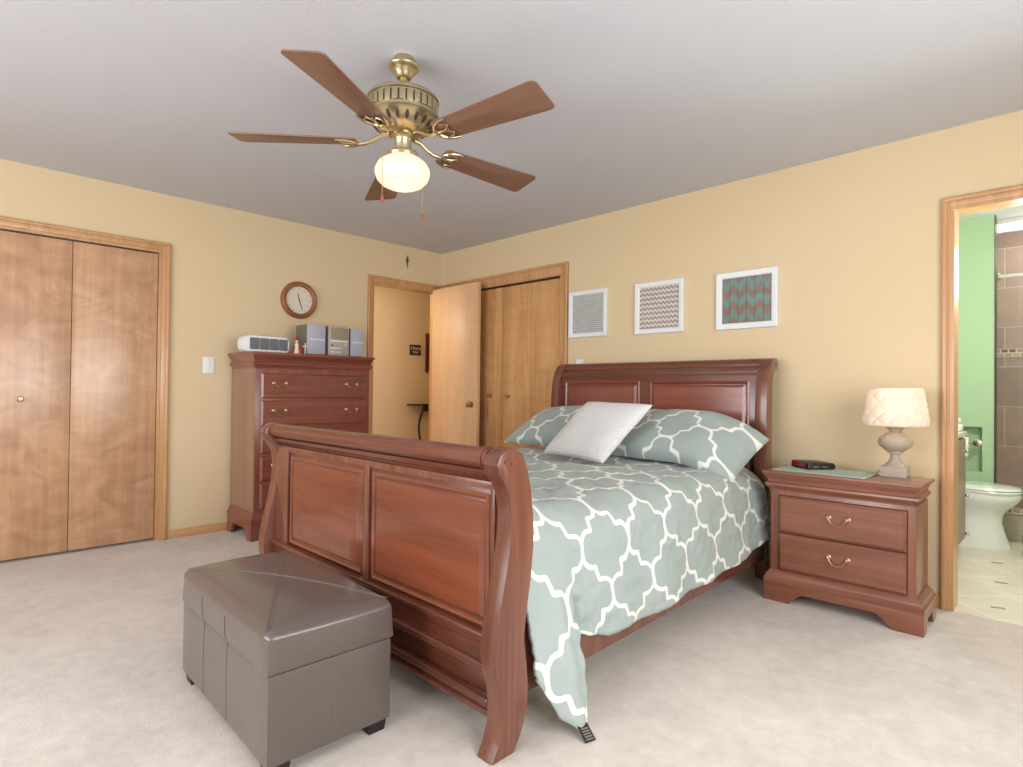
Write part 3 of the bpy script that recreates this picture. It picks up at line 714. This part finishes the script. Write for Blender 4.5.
# ---- chest of drawers (front faces +x): built facing -y, turned by 90 deg
cd = thing('chest_of_drawers', 'tall five-drawer cherry chest standing against the left wall', 'chest of drawers', (.485, -2.035, 0), RAD(90))
W_, D_ = .955, .455
obj('carcass', MB().box(.02, W_-.02, .02, D_, .20, 1.222, .003), DSIDE, cd)
bracket(0, W_, 0, D_, .125, CHERRY_X, cd, .17)
obj('base_moulding', MB().rects([(.125, 0), (.14, .002), (.152, .002), (.160, -.006), (.175, -.008), (.19, -.013), (.20, -.02), (.207, -.022)], 0, W_, 0, D_), CHERRY_X, cd)
obj('crown_moulding', MB().rects([(1.215, -.02), (1.228, -.018), (1.238, -.006), (1.252, 0), (1.262, -.002), (1.268, -.010), (1.285, -.010), (1.298, -.002), (1.308, .004), (1.316, .005)], 0, W_, 0, D_), CHERRY_X, cd)
obj('top', MB().box(-.014, W_+.014, -.014, D_, 1.316, 1.335, .004, 3), CHERRY_X, cd)
obj('face_frame', MB().box(.021, W_-.021, .012, .020, .207, 1.215, .002), CHERRY_Z, cd)
for i in range(5):
    z = 1.003-i*.196
    dr = obj('drawer', drawer_front(W_-.115, .182).xf(T(W_/2, .012, z)), CHERRY_X, cd)
    for s in (-.287, .287): obj('handle', bail(.092).xf(T(W_/2+s, -.008, z+.11)), BRASSP, dr)

# ================================================================== THINGS ON THE CHEST
ZD = 1.3355
def rbox(x0, x1, y0, y1, z0, z1, r, axis='x'):
    """box whose outline across `axis` is rounded"""
    pts = []
    a0, a1 = (y0, y1) if axis == 'x' else (x0, x1)
    for cx_, cz_, st in ((a1-r, z1-r, 0), (a0+r, z1-r, 90), (a0+r, z0+r, 180), (a1-r, z0+r, 270)):
        for k in range(7): t = RAD(st+k*15); pts.append((cx_+r*cos(t), cz_+r*sin(t)))
    return MB().prism(pts, axis, x0 if axis == 'x' else y0, x1 if axis == 'x' else y1, .004)
rd = thing('tabletop_heater', 'white rounded box with four grey mesh windows at the left on the chest', 'small appliance', (.30, -1.885, ZD), RAD(4))
obj('housing', rbox(-.055, .05, -.175, .17, .001, .122, .045), WHITEP, rd)
for i in range(4): obj('mesh_panel', rbox(.0495, .0535, -.133+i*.073, -.063+i*.073, .022, .106, .008), GREYGR, rd)
obj('foot', MB().box(-.05, .052, -.06, .12, 0, .004, .001), WHITEP, rd)
# figurine
fg = thing('figurine', 'small red and white standing figurine between the heater and the speaker', 'figurine', (.385, -1.675, ZD))
obj('body', MB().lathe([(0, 0), (.022, 0), (.021, .01), (.013, .045), (.015, .07), (.008, .085), (0, .087)], seg=20), plain('fig_white', srgb(225, 205, 190), .5), fg)
obj('head', MB().ball((0, 0, .098), .014), plain('fig_skin', srgb(222, 180, 150), .5), fg)
obj('hat', MB().lathe([(.015, .104), (.014, .110), (.006, .122), (0, .126)], seg=16).ball((.0, -.012, .112), .005).ball((0, .012, .112), .005), plain('fig_red', srgb(160, 40, 34), .5), fg)
obj('cape', MB().lathe([(0, .002), (.018, .002), (.019, .03), (.010, .058), (0, .06)], (.006, .022), 16), plain('fig_red2', srgb(170, 30, 40), .5), fg)
cr = thing('small_cross', 'tiny white standing cross in front of the left speaker', 'cross', (.42, -1.625, ZD))
obj('post', MB().box(-.003, .003, -.004, .004, 0, .085, .001), plain('cross_white', srgb(220, 205, 180), .5), cr)
obj('arm', MB().box(-.0028, .0028, -.022, .022, .055, .063, .001), plain('cross_white2', srgb(220, 205, 180), .5), cr)
# stereo
def speaker(y0, y1, h, loc_x, label, turn=0):
    t = thing('stereo_speaker', label, 'speaker', (loc_x, (y0+y1)/2, ZD), turn, 'pair of stereo speakers on the chest')
    w2 = (y1-y0)/2
    obj('cabinet', MB().box(-.19, -.006, -w2, w2, .008, h, .004), plain('spk_grey', srgb(112, 104, 96), .5), t)
    obj('front_baffle', MB().box(-.006, .004, -w2, w2, .008, h, .003), SILVERP, t)
    obj('trim_bar', MB().box(.004, .007, -w2+.02, w2-.004, h*.50, h*.53, .001), WHITEP, t)
    obj('foot', MB().box(-.17, 0, -w2+.01, w2-.01, 0, .008), BLACKP, t)
    return t
speaker(-1.595, -1.445, .237, .385, 'left grey stereo speaker with silver front, beside the figurine')
speaker(-1.222, -1.105, .232, .375, 'right grey stereo speaker at the right end of the chest')
st = thing('stereo_receiver', 'silver compact stereo unit between the two speakers', 'stereo', (.385, -1.330, ZD))
obj('cabinet', MB().box(-.2, -.006, -.09, .09, .006, .238, .004), plain('st_grey', srgb(126, 124, 126), .5), st)
obj('front_panel', MB().box(-.006, .004, -.09, .09, .006, .238, .003), plain('st_silver', srgb(176, 168, 160), .4, .3), st)
obj('display', MB().box(.004, .006, -.07, .08, .135, .225, .002), plain('st_display', srgb(148, 136, 112), .25), st)
obj('button_row', MB().box(.004, .007, -.07, .08, .115, .125, .001).box(.004, .007, -.07, .02, .03, .036, .001).box(.004, .007, -.07, .02, .06, .066, .001), WHITEP, st)
obj('volume_knob', MB().lathe([(0, 0), (.016, 0), (.015, .014), (0, .015)], seg=20).xf(T(.004, .055, .095) @ RY(RAD(90))), CHROME, st)
obj('volume_knob', MB().lathe([(0, 0), (.007, 0), (.007, .01), (0, .011)], seg=16).xf(T(.004, -.06, .085) @ RY(RAD(90))), BLACKP, st)

# ================================================================== THINGS ON THE NIGHTSTAND
ZN = .6765
lp = thing('table_lamp', 'stone urn table lamp with lit quilted white shade on the nightstand', 'table lamp', (3.962, -.262, ZN), .022)
obj('base_block', MB().box(-.056, .056, -.056, .056, 0, .052, .004), STONE, lp)
obj('urn', MB().lathe([(.050, .052), (.045, .058), (.032, .070), (.024, .085), (.020, .100), (.022, .112), (.034, .116), (.034, .122), (.052, .136), (.070, .152), (.075, .170), (.070, .188), (.056, .202), (.045, .206), (.045, .211), (.034, .216), (.025, .223), (.028, .232), (.041, .240), (.042, .245), (.020, .250), (.012, .256), (.010, .275), (0, .275)], seg=40), STONE, lp)
def shade():
    m = MB(); n = 176; rows = 44; rings = []
    for side in (0, 1):
        for i in range(rows+1):
            t = i/rows if side == 0 else 1-i/rows; z = .252+.185*t; r0 = .134-.026*t
            ring = []
            for j in range(n):
                a = 2*pi*j/n
                q = min(abs(sin(a*5.5+t*pi*2.5)), abs(sin(a*5.5-t*pi*2.5)))**.6
                e = min(1, min(t, 1-t)*14)
                ring.append(((r0+.011*q*e-side*.003)*cos(a), (r0+.011*q*e-side*.003)*sin(a), z))
            rings.append(ring)
    rings.append(rings[0])
    return m.loft(rings, cap=False)
def shade_mat():
    m = bpy.data.materials.new('lamp_shade'); m.use_nodes = True; nt = m.node_tree; nt.nodes.clear(); L = nt.links.new
    o = N(nt, 'ShaderNodeOutputMaterial'); mx = N(nt, 'ShaderNodeMixShader'); d = N(nt, 'ShaderNodeBsdfDiffuse'); t = N(nt, 'ShaderNodeBsdfTranslucent')
    d.inputs[0].default_value = srgb(238, 230, 222); t.inputs[0].default_value = srgb(250, 241, 228); mx.inputs[0].default_value = .5
    L(d.outputs[0], mx.inputs[1]); L(t.outputs[0], mx.inputs[2]); L(mx.outputs[0], o.inputs[0]); return m
obj('lamp_shade', shade(), shade_mat(), lp, ang=60)
obj('harp', MB().tube([(0, 0, .275), (0, 0, .30)], .012, 12).tube([(-.012, 0, .28), (-.04, 0, .33), (-.03, 0, .40), (0, 0, .425), (.03, 0, .40), (.04, 0, .33), (.012, 0, .28)], .0018, 6), BRASS, lp)
obj('light_bulb', MB().lathe([(0, .30), (.012, .30), (.016, .32), (.028, .345), (.029, .36), (.02, .38), (0, .387)], seg=20), plain('bulb_glow', srgb(255, 240, 215), .4, emit=(1, .82, .6, 1), es=12), lp)
pl_ = point('lamp_bulb', (3.962, -.262, ZN+.352), 5.4, (1, .85, .68), .022)
# runner
n1, n2 = 60, 24; Pm = np.zeros((n1, n2, 3))
for i in range(n1):
    for j in range(n2):
        u, v = i/(n1-1), j/(n2-1); x = 3.45+.435*u; y = -.485+.29*v - .012*u
        z = ZN+.0035+.0008*nz(u, v, 6, 1)
        k = max(0, (u-.93)/.07)*max(0, (v-.3)/.7); z += .018*k*k
        Pm[i, j] = (x, y, z)
rn = obj('place_mat', grid_mesh('place_mat', Pm), plain('mat_weave', srgb(168, 184, 168), .9, bump=.6, bscale=300), ang=70)
so = rn.modifiers.new('t', 'SOLIDIFY'); so.thickness = .003; so.offset = -1
tag(rn, 'pale green woven mat lying on the left of the nightstand', 'place mat')
ac = thing('alarm_clock', 'flat black bedside clock with a red display, lying on the green mat', 'clock', (3.585, -.265, ZN+.005), RAD(-38))
obj('case', MB().prism([(-.082, .006), (-.076, 0), (.068, 0), (.076, .006), (.076, .022), (.064, .032), (-.066, .036), (-.078, .032)], 'x', -.075, .075, .003), BLACKP, ac)
obj('display', MB().box(-.060, .050, -.0845, -.0810, .012, .030, .001), plain('red_display', srgb(120, 20, 22), .12, coat=.8, emit=(.8, .03, .03, 1), es=.06), ac)
obj('buttons', MB().box(.0752, .077, -.05, -.02, .010, .016, .001).box(.0752, .077, 0, .03, .010, .016, .001), plain('btn_grey', srgb(110, 104, 96), .5), ac)

# ================================================================== WALL THINGS
def wall_frame(x0, x1, z0, z1, fw, pm, label):
    t = thing('picture_frame', label, 'picture', ((x0+x1)/2, 0, z0), 0, 'framed chevron prints over the bed')
    w2, h = (x1-x0)/2, z1-z0
    def ring(o, y): return [(-w2+o, y, o), (w2-o, y, o), (w2-o, y, h-o), (-w2+o, y, h-o)]
    obj('frame', MB().loft([ring(fw, -.003), ring(0, -.001), ring(0, -.020), ring(.004, -.024), ring(fw-.006, -.020), ring(fw, -.014), ring(fw, -.003)], cap=False), WHITEP, t, ang=30)
    obj('print', MB().box(-w2+fw-.002, w2-fw+.002, -.008, -.003, fw-.002, h-fw+.002), pm, t)
    obj('glass_pane', MB().box(-w2+fw, w2-fw, -.012, -.0105, fw, h-fw), GLASS, t)
wall_frame(1.668, 2.036, 1.502, 1.868, .034, chevron('chev_grey', srgb(140, 148, 146), srgb(204, 208, 206), .020, .016, .007, distress=.3), 'white framed print with fine grey chevrons, nearest the closet')
wall_frame(2.288, 2.672, 1.494, 1.862, .036, chevron('chev_brown', srgb(216, 210, 206), srgb(158, 142, 132), .032, .034, .015, distress=.14), 'white framed print with brown and white chevrons, middle of the three')
wall_frame(2.908, 3.298, 1.487, 1.853, .038, chevron('chev_teal', srgb(112, 140, 132), srgb(136, 114, 100), .085, .105, .05, True, .4), 'white framed print with teal and brown plank chevrons, nearest the bathroom')

ck = thing('wall_clock', 'round wall clock with brown wooden rim above the chest', 'clock', (0, -1.488, 1.803))
CKR = RY(RAD(90))
obj('rim', MB().lathe([(.112, .004), (.112, .024), (.118, .032), (.135, .036), (.150, .028), (.154, .014), (.153, .001), (.112, .001), (.112, .004)], seg=64).xf(CKR), wood('clock_wood', srgb(128, 72, 40), srgb(158, 96, 60), 'y', 1), ck)
obj('dial', MB().lathe([(0, .002), (.113, .002), (.113, .014), (0, .014)], seg=64).xf(CKR), plain('dial_white', srgb(222, 214, 200), .5), ck)
TICK = plain('tick', srgb(130, 120, 110), .6)
for i in range(12):
    a = RAD(30*i); obj('hour_mark', MB().box(-.0015, .0015, .088, .102, .0142, .0152).xf(CKR @ RZ(a)), TICK, ck)
def hand(L_, w_, ang, z):
    return MB().prism([(-w_, -.02), (w_, -.02), (w_*.6, L_), (0, L_+.006), (-w_*.6, L_)], 'z', z, z+.0012)
# dial plane after RY(90): local x -> -z, local y -> y ; angle measured from 'up'
obj('minute_hand', hand(.082, .003, 0, .0175).xf(CKR @ RZ(RAD(-72))), BLACKP, ck)
obj('hour_hand', hand(.055, .004, 0, .0158).xf(CKR @ RZ(RAD(104))), BLACKP, ck)
obj('glass_pane', MB().lathe([(0, .0215), (.1118, .0215), (.1118, .0225), (0, .0225)], seg=48).xf(CKR), GLASS, ck)

ls = thing('light_switch', 'white light switch between the left closet and the chest', 'switch', (0, -2.173, 1.243))
obj('plate', MB().box(0, .006, -.04, .04, -.06, .06, .003), WHITEP, ls)
obj('toggle', MB().box(.006, .014, -.006, .006, -.006, .014, .002), WHITEP, ls)
obj('screw', MB().lathe([(0, 0), (.003, 0), (0, .0015)], seg=10).xf(T(.006, 0, .04) @ RY(RAD(90))), CHROME, ls)
wp = thing('wall_plate', 'small white wall plate just above the left end of the headboard', 'switch', (1.772, 0, 1.27))
obj('plate', MB().box(-.036, .036, -.006, 0, -.06, .06, .003), WHITEP, wp)
for z in (.012, -.04): obj('socket', MB().box(-.016, .016, -.008, -.006, z, z+.028, .002), WHITEP, wp)
cx_ = thing('wall_cross', 'small dark metal cross on the wall above the entry door', 'cross', (0, -.418, 2.295))
DKM = plain('dark_metal', srgb(96, 88, 78), .45, .7)
obj('upright', MB().prism([(0, .062), (.006, .03), (.010, .012), (.005, -.004), (.002, -.05), (0, -.058), (-.002, -.05), (-.005, -.004), (-.010, .012), (-.006, .03)], 'x', .002, .010, .001), DKM, cx_)
obj('crossbar', MB().prism([(-.030, .012), (-.010, .016), (.010, .016), (.030, .012), (.010, .006), (-.010, .006)], 'x', .003, .009, .001), DKM, cx_)

# hallway things
sg = thing('wall_sign', 'little dark plaque lettered Home on the hallway wall', 'sign', (-1.1, .478, 1.545))
obj('board', MB().box(0, .012, -.080, .080, -.062, .062, .003), plain('sign_brown', srgb(52, 30, 22), .6), sg)
def text_mesh(body, size):
    c = bpy.data.curves.new('txt', 'FONT'); c.body = body; c.size = size; c.align_x = 'CENTER'; c.extrude = .001
    o = bpy.data.objects.new('txt', c); col.objects.link(o); dg = bpy.context.evaluated_depsgraph_get(); dg.update()
    me_ = bpy.data.meshes.new_from_object(o.evaluated_get(dg)); col.objects.unlink(o); bpy.data.objects.remove(o)
    me_.transform(Matrix(((0, 0, 1, 0), (1, 0, 0, 0), (0, 1, 0, 0), (0, 0, 0, 1)))); return me_
tm = text_mesh('Home', .062); tm.transform(T(.0135, .008, .002)); obj('lettering', tm, plain('sign_white', srgb(225, 205, 190), .6), sg, smooth=False)
obj('script_line', MB().tube([(.0135, -.045+.09*t, -.028+.014*sin(t*16)+(.0)) for t in [i/40 for i in range(41)]], .003, 6), plain('sign_white2', srgb(225, 205, 190), .6), sg)
mf = thing('framed_picture', 'narrow dark wooden frame on the hallway wall beside the plaque', 'picture', (-1.1, .80, 1.52))
obj('frame', MB().box(0, .025, -.17, -.115, -.235, .235, .004).box(0, .025, .115, .17, -.235, .235, .004).box(0, .0245, -.115, .115, .18, .235, .004).box(0, .0245, -.115, .115, -.235, -.18, .004), plain('frame_brown', srgb(84, 36, 24), .45), mf)
obj('picture', MB().box(.002, .010, -.116, .116, -.181, .181), plain('frame_pic', srgb(190, 160, 130), .3), mf)
ct = thing('console_table', 'small black iron console table with curved legs in the hallway', 'table', (-1.0, .72, 0))
obj('tabletop', MB().box(-.09, .11, -.36, .36, .885, .903, .004), IRON, ct)
obj('apron', MB().box(.085, .10, -.25, .25, .82, .884, .003), IRON, ct)
for q in (-1, 1): obj('leg', MB().tube([(.09, q*.245, .86), (.09, q*.270, .80), (.09, q*.300, .72), (.09, q*.312, .65), (.09, q*.305, .56), (.09, q*.285, .47), (.09, q*.25, .3), (.09, q*.26, .15), (.09, q*.29, 0)], [.016, .016, .014, .013, .013, .013, .013, .013, .015], 10), IRON, ct)
rb = thing('ribbon', 'thin red ribbon hanging on the left closet door knob behind the entry door', 'ribbon', (.70, .008, .93))
obj('loop', MB().tube([(0, -.03, .05), (-.004, -.028, .0), (0, -.028, -.13)], .005, 8), plain('ribbon_red', srgb(186, 84, 70), .6), rb)

# ================================================================== BATHROOM THINGS
tl = thing('toilet', 'white toilet in the bathroom, seen through the right doorway', 'toilet', (3.97, 1.745, .001))
def oval(z, x0, x1, wy, n=40, p=2.3):
    cx0 = (x0+x1)/2; a = (x1-x0)/2; r = []
    for j in range(n):
        t = 2*pi*j/n; c, s = cos(t), sin(t)
        r.append((cx0+a*abs(c)**(2/p)*(1 if c > 0 else -1), wy*abs(s)**(2/p)*(1 if s > 0 else -1), z))
    return r
obj('bowl', MB().loft([oval(0, -.33, .275, .13), oval(.02, -.33, .27, .13), oval(.10, -.33, .245, .12), oval(.18, -.33, .225, .115), oval(.24, -.33, .235, .125), oval(.29, -.33, .275, .15), oval(.33, -.33, .315, .172), oval(.365, -.33, .335, .182), oval(.395, -.33, .335, .182)]), PORC, tl)
obj('seat', MB().loft([oval(.396, -.15, .33, .178), oval(.400, -.15, .338, .183), (oval(.412, -.15, .335, .181))]), PORC, tl)
obj('lid', MB().loft([oval(.414, -.16, .328, .176), oval(.418, -.16, .335, .181), oval(.432, -.16, .325, .174), oval(.442, -.15, .27, .14), oval(.445, -.13, .20, .10)]), PORC, tl)
obj('tank', MB().box(-.44, -.24, -.20, .20, .36, .74, .02, 3), PORC, tl)
obj('tank_lid', MB().box(-.45, -.23, -.21, .21, .741, .775, .01, 3), PORC, tl)
vn = thing('vanity_cabinet', 'narrow brown bathroom vanity just inside the right doorway', 'vanity', (3.775, .95, .001))
obj('cabinet', MB().box(-.26, .24, -.50, .46, .08, .80, .004), plain('vanity_brown', srgb(150, 124, 104), .4), vn)
obj('toe_kick', MB().box(-.26, .19, -.48, .44, 0, .08), plain('vanity_toe', srgb(90, 72, 60), .6), vn)
obj('countertop', MB().box(-.27, .262, -.52, .475, .80, .832, .006), plain('counter_white', srgb(226, 222, 214), .3), vn)
for y0 in (-.48, .0):
    dr = obj('door', MB().box(.24, .256, y0, y0+.45, .10, .785, .004), plain('vanity_door', srgb(156, 130, 110), .4), vn)
    for z in (.70, .40, .14): obj('knob', MB().ball((.272, y0+.40, z), .012).tube([(.256, y0+.40, z), (.268, y0+.40, z)], .005, 8), CHROME, dr)
tw = tag(obj('hand_towel', MB().box(-.07, .07, -.09, .09, 0, .05, .02, 4).box(-.06, .06, -.08, .08, .05, .09, .018, 4), plain('towel_white', srgb(236, 236, 234), .95, bump=.8, bscale=260)), 'folded white hand towel on the vanity top', 'towel')
tw.location = (3.95, 1.30, .8335)
th = thing('toilet_paper_holder', 'chrome toilet paper holder in the green wall niche', 'toilet paper holder', (3.97, 2.0, .72))
obj('bracket', MB().lathe([(0, 0), (.028, 0), (.028, .006), (.01, .010), (.010, .05), (.020, .056), (.020, .07), (0, .072)], seg=20).xf(T(.055, -.0002, .0) @ RX(RAD(90))), CHROME, th)
obj('spindle', MB().tube([(.055, -.06, 0), (-.07, -.06, 0)], .008, 12), CHROME, th)
tpr = tag(obj('toilet_paper_roll', MB().tube([(-.062, -.06, 0), (.012, -.06, 0)], .042, 28).box(-.06, .010, -.1025, -.1015, -.10, 0), plain('paper', srgb(240, 240, 236), .95)), 'white toilet paper roll hanging on the chrome holder', 'toilet paper')
tpr.location = (3.97, 2.0, .72)
rod = thing('shower_rod', 'white shower rod across the tiled alcove near the bathroom ceiling', 'rod', (4.66, 2.14, 1.99))
obj('rod', MB().tube([(-.52, 0, 0), (.53, 0, 0)], .014, 16), WHITEP, rod)
obj('flange', MB().lathe([(0, 0), (.03, 0), (.026, .012), (0, .014)], seg=20).xf(T(-.524, 0, 0) @ RY(RAD(90))), CHROME, rod)
obj('flange', MB().lathe([(0, 0), (.03, 0), (.026, .012), (0, .014)], seg=20).xf(T(.539, 0, 0) @ RY(RAD(-90))), CHROME, rod)
bn = thing('waste_bin', 'small rounded brown bin on the bathroom floor beside the toilet', 'bin', (4.41, 1.60, .001))
obj('bucket', MB().lathe([(0, 0), (.062, 0), (.075, .01), (.082, .10), (.080, .125), (0, .125)], seg=32, sx=1.2), plain('bin_brown', srgb(112, 84, 82), .5), bn)
obj('rim', MB().lathe([(.080, .125), (.083, .130), (.078, .136), (0, .136)], seg=32, sx=1.2), plain('bin_rim', srgb(96, 70, 68), .5), bn)

# ================================================================== CEILING FAN
fn = thing('ceiling_fan', 'brass five-blade ceiling fan with a lit round glass lamp', 'ceiling fan', (2.656, -2.295, H))
def zz(prof): return [(r, z-H) for r, z in prof]
obj('canopy', MB().lathe(zz([(0, 2.4395), (.038, 2.4395), (.044, 2.420), (.060, 2.408), (.064, 2.400), (.061, 2.394), (.055, 2.391), (.046, 2.380), (.036, 2.366), (.030, 2.354), (.024, 2.350), (0, 2.350)]), seg=48), BRASS, fn)
obj('downrod', MB().lathe(zz([(0, 2.352), (.016, 2.352), (.02, 2.345), (.02, 2.335), (.014, 2.33), (.014, 2.29), (0, 2.29)]), seg=24), BRASS, fn)
obj('motor_housing', MB().lathe(zz([(0, 2.300), (.05, 2.300), (.07, 2.294), (.11, 2.284), (.138, 2.272), (.146, 2.262), (.146, 2.256), (.139, 2.253), (.137, 2.20), (.147, 2.196), (.147, 2.188), (.135, 2.180), (.128, 2.168), (.110, 2.150), (.084, 2.135), (.07, 2.128), (.06, 2.122), (0, 2.122)]), seg=64), BRASS, fn)
rib = MB()
for k in range(30):
    a = 2*pi*k/30; rib.add(MB().box(.136, .143, -.0118, .0118, 2.204-H, 2.250-H, .002).xf(RZ(a)))
obj('ribbed_band', rib, BRASS, fn)
bg = MB().lathe(zz([(.1378, 2.203), (.1378, 2.251)]), seg=64) if False else MB()
for k in range(20):
    a = 2*pi*(k+.5)/20
    m = MB().ball((0, 0, 0), 1, .0075, .0035, .019, 8)
    m.xf(T(.1195, 0, 2.157-H) @ RY(RAD(48)) @ RZ(RAD(90))); obj('vent_slot', m.xf(RZ(a)), BRASSD, fn)
obj('band_groove', MB().lathe(zz([(.130, 2.204), (.1388, 2.206), (.1388, 2.248), (.130, 2.250)]), seg=64), BRASSD, fn)
obj('switch_housing', MB().lathe(zz([(0, 2.123), (.05, 2.123), (.052, 2.115), (.040, 2.108), (.034, 2.10), (.034, 2.060), (.040, 2.055), (.060, 2.05), (.063, 2.040), (.058, 2.030), (0, 2.030)]), seg=40), BRASS, fn)
def opal(name, c, f=.55):
    m = bpy.data.materials.new(name); m.use_nodes = True; nt = m.node_tree; nt.nodes.clear(); L = nt.links.new
    o = N(nt, 'ShaderNodeOutputMaterial'); mx = N(nt, 'ShaderNodeMixShader'); d = N(nt, 'ShaderNodeBsdfDiffuse'); t = N(nt, 'ShaderNodeBsdfTranslucent')
    g = N(nt, 'ShaderNodeBsdfGlossy', i_Roughness=.12); m2 = N(nt, 'ShaderNodeMixShader')
    d.inputs[0].default_value = c; t.inputs[0].default_value = c; mx.inputs[0].default_value = f; m2.inputs[0].default_value = .06
    L(d.outputs[0], mx.inputs[1]); L(t.outputs[0], mx.inputs[2]); L(mx.outputs[0], m2.inputs[1]); L(g.outputs[0], m2.inputs[2]); L(m2.outputs[0], o.inputs[0]); return m
gl = opal('globe_glass', srgb(248, 226, 206))
obj('lamp_globe', MB().lathe(zz([(0, 2.032), (.054, 2.032), (.056, 2.028), (.075, 2.020), (.098, 2.003), (.110, 1.980), (.111, 1.962), (.103, 1.938), (.084, 1.918), (.058, 1.906), (.034, 1.901), (.018, 1.893), (0, 1.890)]), seg=56), gl, fn)
point('fan_bulb', (2.656, -2.295, 1.97), .5, (1, .86, .76), .05)
def blade():
    r0, r1, w0, w1 = .185, .672, .056, .080
    pts = [(r0, -w0*.8), (r0+.012, -w0), (r1-.03, -w1)]
    for t in (0, 22, 45, 67, 90): pts.append((r1-.022+.022*sin(RAD(t)), -w1+.022-.022*cos(RAD(t))))
    pts += [(x, -y) for x, y in pts[::-1]]
    return MB().prism(pts, 'z', -.003, .003, .0015)
def iron():
    m = MB()
    m.tube([(.055, 0, .030), (.085, 0, .026), (.115, .006, .010), (.145, .004, -.006), (.175, 0, -.010), (.205, 0, -.009)], [.010, .009, .008, .008, .008, .006], 10)
    # crescent plate under the blade root
    cr_ = [(.262, -.058), (.235, -.056), (.208, -.046), (.190, -.026), (.184, 0), (.190, .026), (.208, .046), (.235, .056), (.262, .058)]
    m.tube([(x, y, -.009) for x, y in cr_], [.003, .006, .007, .008, .008, .008, .007, .006, .003], 8)
    m.tube([(.205, 0, -.009), (.232, .006, -.009), (.252, .022, -.009), (.240, .036, -.009), (.222, .040, -.009)], .0042, 8)
    m.tube([(.205, 0, -.009), (.232, -.006, -.009), (.252, -.022, -.009), (.240, -.036, -.009), (.222, -.040, -.009)], .0042, 8)
    m.tube([(.20, 0, -.009), (.245, 0, -.009)], [.007, .003], 8)
    return m
BZ = 2.090-H
b0 = obj('blade', blade(), BLADE, fn); i0 = obj('blade_iron', iron(), BRASS, b0, label='scrolled brass bracket')
for k in range(5):
    if k == 0: bk = b0
    else:
        bk = b0.copy(); col.objects.link(bk); ik = i0.copy(); col.objects.link(ik); ik.parent = bk
    th_ = (-131.5, -61.5, 12, 84.5, 155.5)[k]; bk.matrix_local = T(0, 0, BZ) @ RZ(RAD(th_)) @ RY((0, -.005, -.035, .025, .045)[k]) @ RX(RAD(-11))
def chain(x, y, z0, z1, name='pull_chain'):
    m = MB().tube([(x, y, z0-H), (x, y, z1-H)], .0016, 6)
    c = obj(name, m, BRASS, fn)
    obj('chain_pull', MB().lathe([(0, 0), (.005, .003), (.007, .014), (.006, .028), (.003, .036), (0, .037)], (x, y), 16).xf(T(0, 0, z1-H-.037)), plain('fob', srgb(140, 70, 54), .4), c)
# chains hang from the switch housing either side of the globe (picture plane direction)
rx, ry = cos(YAW), sin(YAW)
c1 = MB()
def arm_chain(sx, zend, fwd):
    x, y = rx*sx+sin(YAW)*fwd, ry*sx-cos(YAW)*fwd
    pts = [(x*.45, y*.45, 2.045-H), (x*.8, y*.8, 2.043-H), (x, y, 2.032-H), (x, y, zend-H)]
    c = obj('pull_chain', MB().tube(pts, .0016, 6), BRASS, fn)
    obj('chain_pull', MB().lathe([(0, 0), (.005, .003), (.007, .014), (.006, .028), (.003, .036), (0, .037)], (x, y), 16).xf(T(0, 0, zend-H-.037)), plain('fob', srgb(140, 70, 54), .4), c)
arm_chain(-.062, 1.852, .09); arm_chain(.068, 1.83, -.09)
